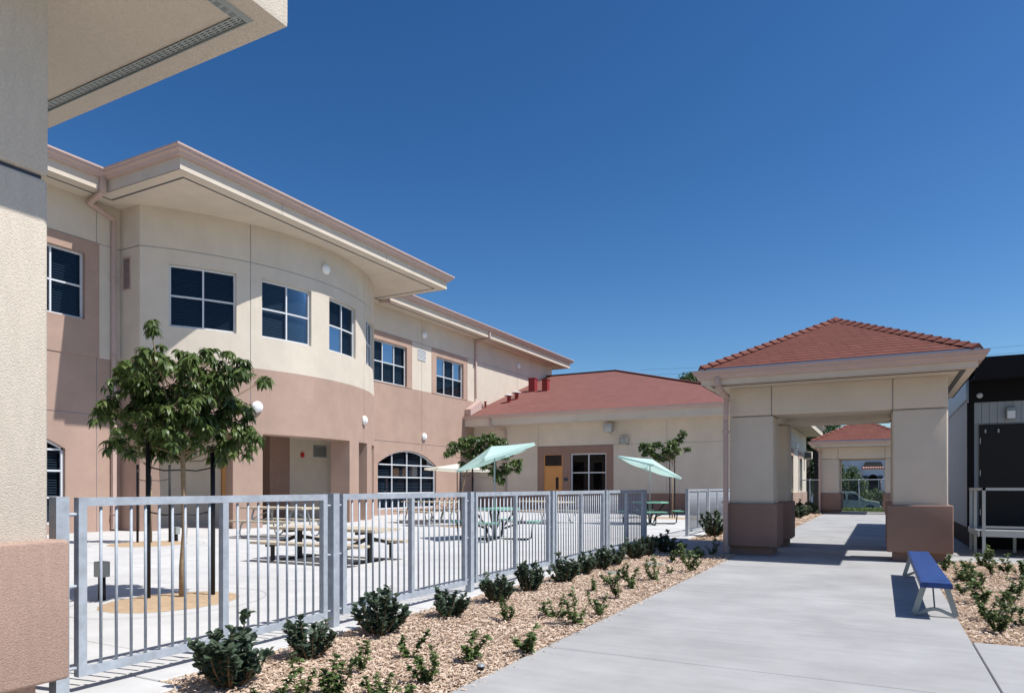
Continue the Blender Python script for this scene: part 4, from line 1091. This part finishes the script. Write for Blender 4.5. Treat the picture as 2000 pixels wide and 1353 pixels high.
# ------------------------------------------------------------------ shrubs
def shrub_meshes(kind, k):
    items = []; st = MB()
    if kind == 'dark':
        H = .34; W = .2; nst = 22
        for i in range(nst):
            a = rng.uniform(0, 2*PI); rr = W*math.sqrt(rng.uniform(.05, 1)); h = H*rng.uniform(.55, 1.05)*(1-.35*(rr/W)**2)
            tip = Vector((rr*math.cos(a), rr*math.sin(a), h)); b = Vector((rr*.15*math.cos(a), rr*.15*math.sin(a), -.02))
            mid = b.lerp(tip, .5)+Vector((tip.x, tip.y, 0))*.12
            st.tube([b, mid, tip], [.006, .005, .003], 4, False)
            tn = rng.uniform(.1, .9)
            for q in range(44):
                t = rng.uniform(.10, 1.0)**.75; p = b.lerp(tip, t)+Vector((tip.x, tip.y, 0))*.12*4*t*(1-t)*.5
                aa = rng.uniform(0, 2*PI); e = rng.uniform(.15, 1.1)
                items.append((np.array(p), np.array([math.cos(aa)*math.cos(e), math.sin(aa)*math.cos(e), math.sin(e)]), tn))
        lm = leaf_cloud('leaves', 'leaf_dark', items, .034, .060, .56, -.02, (0, 1), .12, 1.12)
    else:
        H = rng.uniform(.22, .34); nst = rng.integers(3, 9)
        for i in range(nst):
            a = rng.uniform(0, 2*PI); ln = rng.uniform(.03, .17); h = H*rng.uniform(.4, 1.05)
            tip = Vector((ln*math.cos(a), ln*math.sin(a), h)); b = Vector((0, 0, -.02))
            mid = b.lerp(tip, .5)+Vector(rng.normal(0, .02, 3))
            st.tube([b, mid, tip], [.005, .004, .002], 4, False)
            tn = rng.uniform(.1, 1)
            for q in range(58):
                t = rng.uniform(.22, 1.0); p = (b.lerp(mid, t*2) if t < .5 else mid.lerp(tip, t*2-1))
                aa = rng.uniform(0, 2*PI); e = rng.uniform(-.1, .95)
                items.append((np.array(p), np.array([math.cos(aa)*math.cos(e), math.sin(aa)*math.cos(e), math.sin(e)]), tn))
        lm = leaf_cloud('leaves', 'leaf_light', items, .028, .056, .52, .1, (0, 1), .2, .95)
    return st.mesh('stems', 'twig'), lm
DARK = [shrub_meshes('dark', i) for i in range(6)]; LIGHT = [shrub_meshes('light', i) for i in range(8)]
def shrub(kind, p, sc, label, group, i, sz=None):
    st, lm = (DARK if kind == 'dark' else LIGHT)[i % (6 if kind == 'dark' else 8)]
    R = root('shrub', (p[0], p[1], -.01), label, 'shrub', group, rng.uniform(0, 2*PI)); R.scale = (sc, sc, sz or sc*rng.uniform(.9, 1.1))
    link('stems', st, R); link('foliage', lm, R)
ordn = ['first', 'second', 'third', 'fourth', 'fifth', 'sixth', 'seventh', 'eighth', 'ninth', 'tenth', 'eleventh', 'twelfth', 'thirteenth', 'fourteenth', 'fifteenth', 'sixteenth', 'seventeenth', 'eighteenth', 'nineteenth', 'twentieth', 'twenty-first', 'twenty-second', 'twenty-third', 'twenty-fourth', 'twenty-fifth', 'twenty-sixth', 'twenty-seventh', 'twenty-eighth', 'twenty-ninth', 'thirtieth']
FR = [(450, 1340, 1.25), (608, 1284, 1.0), (742, 1240, 1.25), (876, 1205, 1.0), (972, 1176, 1.05), (1033, 1156, 1.05), (1102, 1138, 1.15), (1140, 1122, 1.1), (1175, 1112, 1.1), (1205, 1104, 1.1), (1240, 1092, 1.15), (1268, 1086, 1.1), (1298, 1079, 1.25), (1322, 1082, 1.0)]
for i, (x, y, s) in enumerate(FR):
    p = G(x, y); shrub('dark', p, s, 'dark rounded shrub along the fence, '+ordn[i]+' counting from the near end', 'dark shrubs in a row along the fence', i)
SM = [(585, 1362, .8), (655, 1362, .85), (740, 1362, .75), (520, 1400, .9), (705, 1315, .75), (800, 1286, .95), (831, 1334, .8), (800, 1400, .9), (917, 1294, 1.15), (992, 1212, .7), (1028, 1273, 1.0), (1082, 1206, .95), (1128, 1220, 1.05), (1170, 1202, .8), (1160, 1156, .85), (1190, 1144, .75), (1206, 1170, 1.0), (1235, 1150, 1.1), (1279, 1134, 1.1), (1350, 1117, 1.1), (1307, 1122, .6), (1311, 1097, 1.0), (1335, 1100, 1.1), (1369, 1090, 1.0), (1390, 1084, 1.1), (1352, 1092, 1.0), (1215, 1132, .8)]
SM.sort(key=lambda t: -t[1])
for i, (x, y, s) in enumerate(SM):
    p = G(x, y); shrub('light', p, s, 'small light green plant beside the walkway, '+ordn[i]+' counting from the near end', 'small plants in the bed beside the walkway', i)
RB = [(1846, 1114, 1.15), (1880, 1134, 1.2), (1916, 1106, 1.1), (1923, 1180, 1.35), (1938, 1124, 1.2), (1967, 1120, 1.2), (1976, 1178, 1.2), (1926, 1210, .8), (1952, 1235, .85), (1997, 1131, 1.1), (1967, 1199, .8), (2000, 1222, .9), (1882, 1160, .7), (1905, 1150, 1.1), (1990, 1155, 1.1), (1890, 1112, .8)]
RB.sort(key=lambda t: -t[1])
for i, (x, y, s) in enumerate(RB):
    p = G(x, y); shrub('light', p, s, 'small green plant behind the blue bench, '+ordn[i]+' counting from the near end', 'small plants in the bed behind the bench', i+3)
FS = [(1392, 1048, 1.9), (1560, 1012, 1.6), (1572, 1008, 1.5), (1582, 1003, 1.6), (1566, 1000, 1.8), (1590, 999, 1.4), (1603, 999, .9)]
for i, (x, y, s) in enumerate(FS):
    p = G(x, y); p.x = max(p.x, -4.0)
    shrub('dark', p, s, ('dark shrub behind the portico downspout, beyond the gate' if i == 0 else 'green shrub between the two porticos, '+ordn[i-1]+' from the left in the far bed'), 'shrubs in the far bed', i+2)
# irrigation covers in the mulch
for x, y, l in ((1205, 1120, 'green oval valve box lid sunk in the mulch, the nearer one'), (1279, 1102, 'green oval valve box lid sunk in the mulch, the farther one')):
    p = G(x, y); o = link('valve_box', MB().lathe([(.001, .018), (.11, .018), (.125, .012), (.125, -.03)], (0, 0, 0), 20).mesh('valve_box', 'plastic_green')); o.location = (p.x, p.y, .0); o.scale = (1.35, .9, 1); tag(o, l, 'valve box', 'valve boxes in the mulch')
p = G(939, 1312); o = root('bubbler', (p.x, p.y, 0), 'small dark irrigation head at the bed edge', 'sprinkler')
lpart('body', MB().lathe([(.022, -.03), (.022, .03), (.03, .032), (.03, .04)], (0, 0, 0), 12), 'black', o); lpart('cap', MB().lathe([(.03, .04), (.022, .055), (.001, .058)], (0, 0, 0), 12), 'tube', o)

# ------------------------------------------------------------------ portable classroom and its ramp landing
pc = root('portable_classroom', (5, 20, 0), 'grey portable classroom with dark trim and dark door at right edge', 'building')
PW, PYf = 1.60, 17.0
wpart('side_wall', MB().box(PW, 11, PYf+.02, 27.0, .42, 3.06), 'portable_wall', pc)
wpart('skirt', MB().box(PW+.04, 10.96, PYf+.06, 26.96, 0, .42), 'portable_dark', pc)
wpart('side_fascia', MB().box(PW-.05, PW, PYf-.02, 27.1, 3.06, 3.54), 'flashing', pc)
wpart('front_fascia', MB().box(PW+.0, 11.1, PYf-.06, PYf+.02, 2.99, 3.60), 'portable_dark', pc)
wpart('canopy_soffit', MB().box(PW+.02, 11.1, 16.2, PYf-.06, 3.40, 3.44), 'portable_dark', pc)
wpart('canopy_fascia', MB().box(PW+.02, 11.1, 16.15, 16.2, 3.36, 3.78), 'portable_dark', pc)
wpart('roof', MB().box(PW+.02, 11.1, 16.2, 27.1, 3.60, 3.78), 'portable_dark', pc)
wpart('corner_trim', MB().box(PW-.03, PW+.09, PYf-.03, PYf+.02, .42, 2.99), 'portable_dark', pc)
xp = PW+.091
while xp < 6:
    if not (1.77 < xp+.12 < 4.0): wpart('siding_panel', MB().box(xp, xp+.125, PYf-.012, PYf+.018, .46, 2.985), 'portable_wall', pc)
    else: wpart('siding_panel', MB().box(xp, xp+.125, PYf-.012, PYf+.018, 2.56, 2.985), 'portable_wall', pc)
    xp += .131
dd = wpart('door_leaf', MB().box(1.775, 2.75, PYf-.03, PYf, .47, 2.53), 'door_dark', pc)
d2 = wpart('door_leaf', MB().box(2.76, 3.75, PYf-.03, PYf, .47, 2.53), 'door_dark', pc)
for leaf, x in ((dd, 1.785), (d2, 3.725)):
    for z in (2.2, 1.55, .75): wpart('hinge', MB().box(x, x+.015, PYf-.045, PYf-.03, z-.06, z+.06), 'tube', leaf)
wpart('handle', MB().box(2.66, 2.70, PYf-.06, PYf-.03, 1.35, 1.5), 'tube', dd); wpart('handle', MB().box(2.81, 2.85, PYf-.06, PYf-.03, 1.35, 1.5), 'tube', d2)
for x in (1.88, 2.10): wpart('door_vent', MB().box(x-.012, x+.012, PYf-.05, PYf-.03, 2.36, 2.43), 'tube', dd)  # pair of small metal vents high on the left leaf
lm = wpart('wall_light', MB().box(2.22, 2.38, PYf-.12, PYf-.013, 2.62, 2.86), 'ventgrey', pc, bevel=.015)
wpart('cover', MB().box(2.235, 2.365, PYf-.135, PYf-.121, 2.63, 2.78), 'lampwhite', lm)
wpart('vent_disc', MB().lathe([(.001, -.035), (.04, -.03), (.055, -.01), (.055, 0)], (1.78, PYf-.065, 3.12), 14, 'y'), 'whitealu', pc)
lan = root('ramp_landing', (3, 15.9, 0), 'raised steel landing with pipe railing in front of the portable classroom', 'landing')
lanf = MB().box(1.62, 6, 15.24, 16.8, .40, .46); wpart('deck', lanf, 'ventgrey', lan)
wpart('edge_beam', MB().box(1.60, 6, 15.19, 15.24, .36, .47), 'tube', lan); wpart('edge_beam', MB().box(1.57, 1.62, 15.19, 16.8, .36, .47), 'tube', lan)
for x in (1.66, 3.1, 4.6): wpart('post', MB().box(x-.025, x+.025, 15.17, 15.22, 0, 1.25), 'tube', lan)
for y in (16.0, 16.7): wpart('post', MB().box(1.585, 1.635, y-.025, y+.025, 0, 1.25), 'tube', lan)
wpart('handrail', MB().box(1.63, 6, 15.17, 15.22, 1.20, 1.25), 'tube', lan); wpart('handrail', MB().box(1.585, 1.635, 15.22, 16.8, 1.20, 1.248), 'tube', lan)
wpart('toe_rail', MB().box(1.69, 6, 15.18, 15.21, .52, .555), 'tube', lan)
for x, y in ((2.5, 15.6), (2.25, 16.3), (3.4, 15.8)): wpart('support', MB().box(x, x+.05, y, y+.05, 0, .4), 'tube', lan)

# ------------------------------------------------------------------ far background
# street and grass verge
base = struct('street', MB().quad((-120, 62, -1.045), (120, 62, -1.045), (120, 73.5, -1.045), (-120, 73.5, -1.045)), 'asphalt')
V = []; items = []
for k in range(16000):
    x = rng.uniform(-4.5, 3.5); y = rng.uniform(39.8, 46); a = rng.uniform(0, 2*PI)
    items.append((np.array([x, y, ground_z(y)-.01]), np.array([.35*math.cos(a), .35*math.sin(a), 1.0])))
gm = leaf_cloud('grass', 'grassblade', items, .12, .30, .09, .1)
o = link('grass', gm); o['kind'] = 'stuff'; o['label'] = 'rough green grass on the verge beyond the far portico'; o['category'] = 'grass'
gs = struct('verge', MB().quad((-40, 39.72, -.02), (30, 39.72, -.02), (30, 42, -.02), (-40, 42, -.02)).quad((-40, 42, -.02), (30, 42, -.02), (30, 50, -1.04), (-40, 50, -1.04)), 'leaf_far')
# chain link fence
cf = root('chain_link_fence', (-2, 44.5, -.7), 'chain link fence with galvanised top rail behind the far portico', 'fence')
zt = 1.66
mb = MB().tube([(-12, 44.5, zt), (10, 44.5, zt)], .028, 8); wpart('top_rail', mb, 'galv', cf, True)
for x in np.arange(-11.5, 10, 2.6): wpart('post', MB().tube([(x, 44.5, ground_z(44.5)-.1), (x, 44.5, zt+.05)], .032, 8), 'galv', cf, True)
mw = MB()
for k in range(150):
    x = -9+k*.12
    for s in (1, -1): mw.tube([(x, 44.5, zt-.02), (x+s*2.3, 44.5, zt-2.32)], .0022, 3, False)
w = wpart('wire_mesh', mw, 'galv', cf); w['kind'] = 'stuff'
# van
vd = 62.0; vx = -.05; vy = 69.4; vz = -1.045
van = root('van', (vx-2.2, vy+.95, vz), 'pale green van parked in the street beyond the far portico', 'van')
W2 = .93
side = [(0, .42), (.02, .72), (-.08, .93), (-1.15, 1.12), (-1.95, 1.80), (-2.25, 1.88), (-4.45, 1.90), (-4.62, 1.75), (-4.66, .45), (-4.0, .36), (-3.9, .6), (-3.55, .68), (-3.2, .6), (-3.12, .36), (-1.2, .36), (-1.12, .6), (-.78, .70), (-.44, .6), (-.36, .38)]
mb = MB(); n = len(side)
lv = [(vx+x, vy+(.12*max(0, (z-1.0))/.9), vz+z) for x, z in side]; rv = [(vx+x, vy+1.86-(.12*max(0, (z-1.0))/.9), vz+z) for x, z in side]
mb.v = lv+rv; mb.f = [tuple(range(n-1, -1, -1)), tuple(range(n, 2*n))]+[(i, (i+1) % n, n+(i+1) % n, n+i) for i in range(n)]
wpart('body', mb, 'vanpaint', van)
def vq(name, pts, m, off=-.012):
    wpart(name, MB().poly([(vx+x, vy+(.12*max(0, (z-1.0))/.9)+off, vz+z) for x, z in pts]), m, van)
vq('side_window', [(-1.42, 1.12), (-1.93, 1.66), (-2.55, 1.70), (-2.55, 1.12)], 'blackgloss'); vq('side_window', [(-2.75, 1.12), (-2.75, 1.70), (-3.35, 1.70), (-3.35, 1.12)], 'blackgloss'); vq('side_window', [(-3.5, 1.12), (-3.5, 1.70), (-4.5, 1.68), (-4.5, 1.12)], 'blackgloss')
wpart('windshield', MB().quad((vx-1.20, vy+.14, vz+1.175), (vx-1.20, vy+1.72, vz+1.175), (vx-1.92, vy+1.66, vz+1.79), (vx-1.92, vy+.20, vz+1.79)), 'blackgloss', van)
for x in (-.78, -3.55):
    for y in (vy+.10, vy+1.76):
        t = wpart('wheel', MB().lathe([(.001, -.1), (.33, -.1), (.34, -.06), (.34, .06), (.33, .1), (.001, .1)], (vx+x, y, vz+.34), 20, 'y'), 'black', van, True)
        wpart('rim', MB().lathe([(.001, -.108), (.20, -.104), (.21, -.09)], (vx+x, y, vz+.34), 16, 'y'), 'tube', t, True)
wpart('bumper', MB().box(vx-.12, vx+.08, vy+.05, vy+1.8, vz+.42, vz+.58), 'tube', van, bevel=.02)
for y in (vy+.08, vy+1.5): wpart('headlight', MB().box(vx-.06, vx+.035, y, y+.28, vz+.68, vz+.86), 'blackgloss', van)
wpart('mirror', MB().box(vx-1.40, vx-1.18, vy-.2, vy-.02, vz+1.05, vz+1.22), 'vanpaint', van, bevel=.03)
for x, z in ((-2.66, .45), (-1.30, .6)): wpart('door_seam', MB().box(vx+x, vx+x+.015, vy-.006, vy+.01, vz+z, vz+1.09), 'black', van)
wpart('door_handle', MB().box(vx-2.6, vx-2.45, vy-.03, vy, vz+.88, vz+.93), 'black', van)
# house
hd = 80.0; hy = 88.5; hz = -1.05
hs = root('house', (4, hy+4, hz), 'pale blue white house with arched porch and tiled canopy', 'house')
def hx(px, py): return PY(px, py, hy)
a = hx(1660, 899); b = hx(1745, 899)
wpart('wall', MB().box(a.x, b.x+6, hy, hy+8, hz, 5.2), 'houseblue', hs)
wpart('side_wall', MB().box(a.x-7, a.x-.01, hy+1.2, hy+8, hz, 4.6), 'houseblue', hs)
c0 = hx(1684, 917); c1 = hx(1727, 917); cxh = (c0.x+c1.x)/2; cwh = (c1.x-c0.x)/2
can = wpart('porch_canopy', MB().prism([(cxh-cwh, hy-1.1, c0.z), (cxh+cwh, hy-1.1, c0.z), (cxh+cwh*.72, hy, c0.z+.75), (cxh-cwh*.72, hy, c0.z+.75)], (0, .02, .06)), 'portable_dark', hs)
nt_ = 9
for k in range(nt_):
    x = cxh-cwh+2*cwh*(k+.5)/nt_
    wpart('roof_tile', MB().tube([(x, hy-1.18, c0.z+.05), (cxh+(x-cxh)*.96, hy-.98, c0.z+.17)], .10, 8), 'tile_pink', can)
wpart('porch_front', MB().box(cxh-cwh*.85, cxh+cwh*.85, hy-1.0, hy-.9, c0.z-.55, c0.z), 'houseblue', hs)
zsp = PY(1700, 936, hy-1).z; r_ = cwh*.46
arch = MB(); pa = [(cxh+r_*math.cos(PI*k/16), hy-1.02, zsp+r_*math.sin(PI*k/16)) for k in range(17)]
fr2 = MB()
for k in range(16):
    p, q = pa[k], pa[k+1]; fr2.quad(p, q, (q[0], q[1], c0.z-.5), (p[0], p[1], c0.z-.5))
fr2.quad((cxh+r_, hy-1.02, hz), (cxh+cwh*.85, hy-1.02, hz), (cxh+cwh*.85, hy-1.02, c0.z-.5), (cxh+r_, hy-1.02, c0.z-.5)); fr2.quad((cxh-r_, hy-1.02, hz), (cxh-cwh*.85, hy-1.02, hz), (cxh-cwh*.85, hy-1.02, c0.z-.5), (cxh-r_, hy-1.02, c0.z-.5))
wpart('porch_arch', fr2, 'houseblue', hs)
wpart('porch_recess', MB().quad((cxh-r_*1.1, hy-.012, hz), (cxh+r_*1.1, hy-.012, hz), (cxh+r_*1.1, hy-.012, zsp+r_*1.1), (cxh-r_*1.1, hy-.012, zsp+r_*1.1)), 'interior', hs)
for s in (-1, 1):
    x = cxh+s*cwh*.66; col = wpart('column', MB().tube([(x, hy-1.2, hz), (x, hy-1.2, zsp+.1)], .13, 10), 'signblue', hs, True)
    wpart('capital', MB().box(x-.26, x+.26, hy-1.4, hy-1.03, zsp+.1, zsp+.36), 'signblue', col)
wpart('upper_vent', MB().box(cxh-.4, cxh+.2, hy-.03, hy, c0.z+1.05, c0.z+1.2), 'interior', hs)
# far trees and bushes
def bush(name, c, r, rz, n, L, label, cat, trunk=None, m='leaf_far', group='trees and bushes beyond the far portico', tm='darkbark', tr=.15, flat=1.0):
    gz = c[3]
    R = root(name, (c[0], c[1], gz), label, cat, group)
    items = []; cl = []
    for k in range(26):
        d = rdir(); rad = rng.uniform(.3, .95)**.6; cl.append((np.array([d[0]*r*rad, d[1]*r*rad, c[2]-gz+d[2]*rz*rad]), rng.uniform(.22, .42), rng.uniform(0, 1)))
    for k in range(n):
        cc, cr, tn = cl[rng.integers(0, len(cl))]; d = rdir(); p = cc+d*cr*r*rng.uniform(.4, 1)*np.array([1, 1, rz/r])
        ax = rdir(-.3)+d*.6; items.append((p, ax, tn))
    link('crown', leaf_cloud('crown', m, items, L*.7, L*1.3, .5, .25), R)
    t = MB().tube([(0, 0, -.05), (.05, 0, (c[2]-gz)*.5), (0, .05, c[2]-gz)], [tr*1.2, tr, tr*.6], 8)
    for k in range(6):
        cc = cl[k][0]; t.tube([(0, .02, (c[2]-gz)*.7), tuple(cc)], [tr*.35, tr*.1], 5, False)
    lpart('trunk', t, tm, R, True)
    return R
def far(px, py, Y): return PY(px, py, Y)
p = far(1660, 935, 77); bush('bushy_tree', (p.x-.2, 77, p.z-.3, -1.05), 1.75, 2.1, 5200, .22, 'bushy green tree at the left of the far portico opening', 'tree')
p = far(1648, 945, 78); bush('bushy_tree', (p.x-2.2, 78.5, p.z, -1.05), 1.6, 1.8, 3200, .2, 'green tree behind the left post of the far portico opening', 'tree')
p = far(1705, 963, 80); bush('bush', (p.x-.3, 84, p.z-.5, -1.05), 1.1, .9, 2600, .16, 'clipped green bush in front of the arched house porch', 'bush', tr=.05)
p = far(1690, 972, 80); bush('bush', (p.x-.5, 82, p.z-.3, -1.05), 1.5, .8, 2200, .16, 'low dark bush beside the house porch', 'bush', tr=.05)
p = far(1725, 972, 80); bush('bush', (p.x+.3, 81, p.z-.1, -1.05), 1.0, 1.2, 1800, .16, 'flowering bush at the right of the house porch', 'bush', tr=.05)
p = far(1587, 905, 54); bush('dark_tree', (p.x-.6, 56, p.z+1.0, -1.05), 2.3, 3.2, 6000, .24, 'dark tree between the low wing and far portico', 'tree', tr=.28)
p = far(1596, 920, 53); R = root('palm_trunk', (p.x, 53, -1.05), 'thick dark tree trunk left of the far portico', 'tree', 'trees and bushes beyond the far portico')
lpart('trunk', MB().tube([(0, 0, -.1), (.05, 0, 3), (.0, 0, 7.5)], [.30, .25, .22], 12), 'darkbark', R, True)
items = []
for k in range(1500):
    a = rng.uniform(0, 2*PI); e = rng.uniform(-.9, .6); q = np.array([math.cos(a)*math.cos(e), math.sin(a)*math.cos(e), math.sin(e)]); items.append((np.array([0, 0, 7.6])+q*rng.uniform(.1, 1.6), q+np.array([0, 0, -.4])))
link('crown', leaf_cloud('crown', 'leaf_far', items, .3, .7, .12, .3), R)
p = far(1347, 742, 78); bush('tall_tree', (p.x, 78, p.z-1.6, -1.05), 2.2, 2.6, 6000, .3, 'tree top rising behind the red hip roof', 'tree', tr=.3)
p = far(1612, 848, 60); bush('dark_tree', (p.x-.8, 62, p.z-.4, -1.05), 2.0, 2.0, 3600, .25, 'tree crown behind the far portico roof', 'tree', tr=.25)
# overhead wires at right
wp = root('power_line', (12, 95, -1.05), 'thin overhead power lines crossing the sky at right', 'power line')
wpart('pole', MB().tube([(34, 95, -1.2), (34, 95, 22)], [.2, .14], 8), 'darkbark', wp)
for dz in (0, .75): wpart('wire', MB().tube([(x, 95, PY(1935, 681, 95).z-dz+.002*(x-6)**2*.3) for x in np.linspace(-30, 34, 16)], .014, 4), 'black', wp)
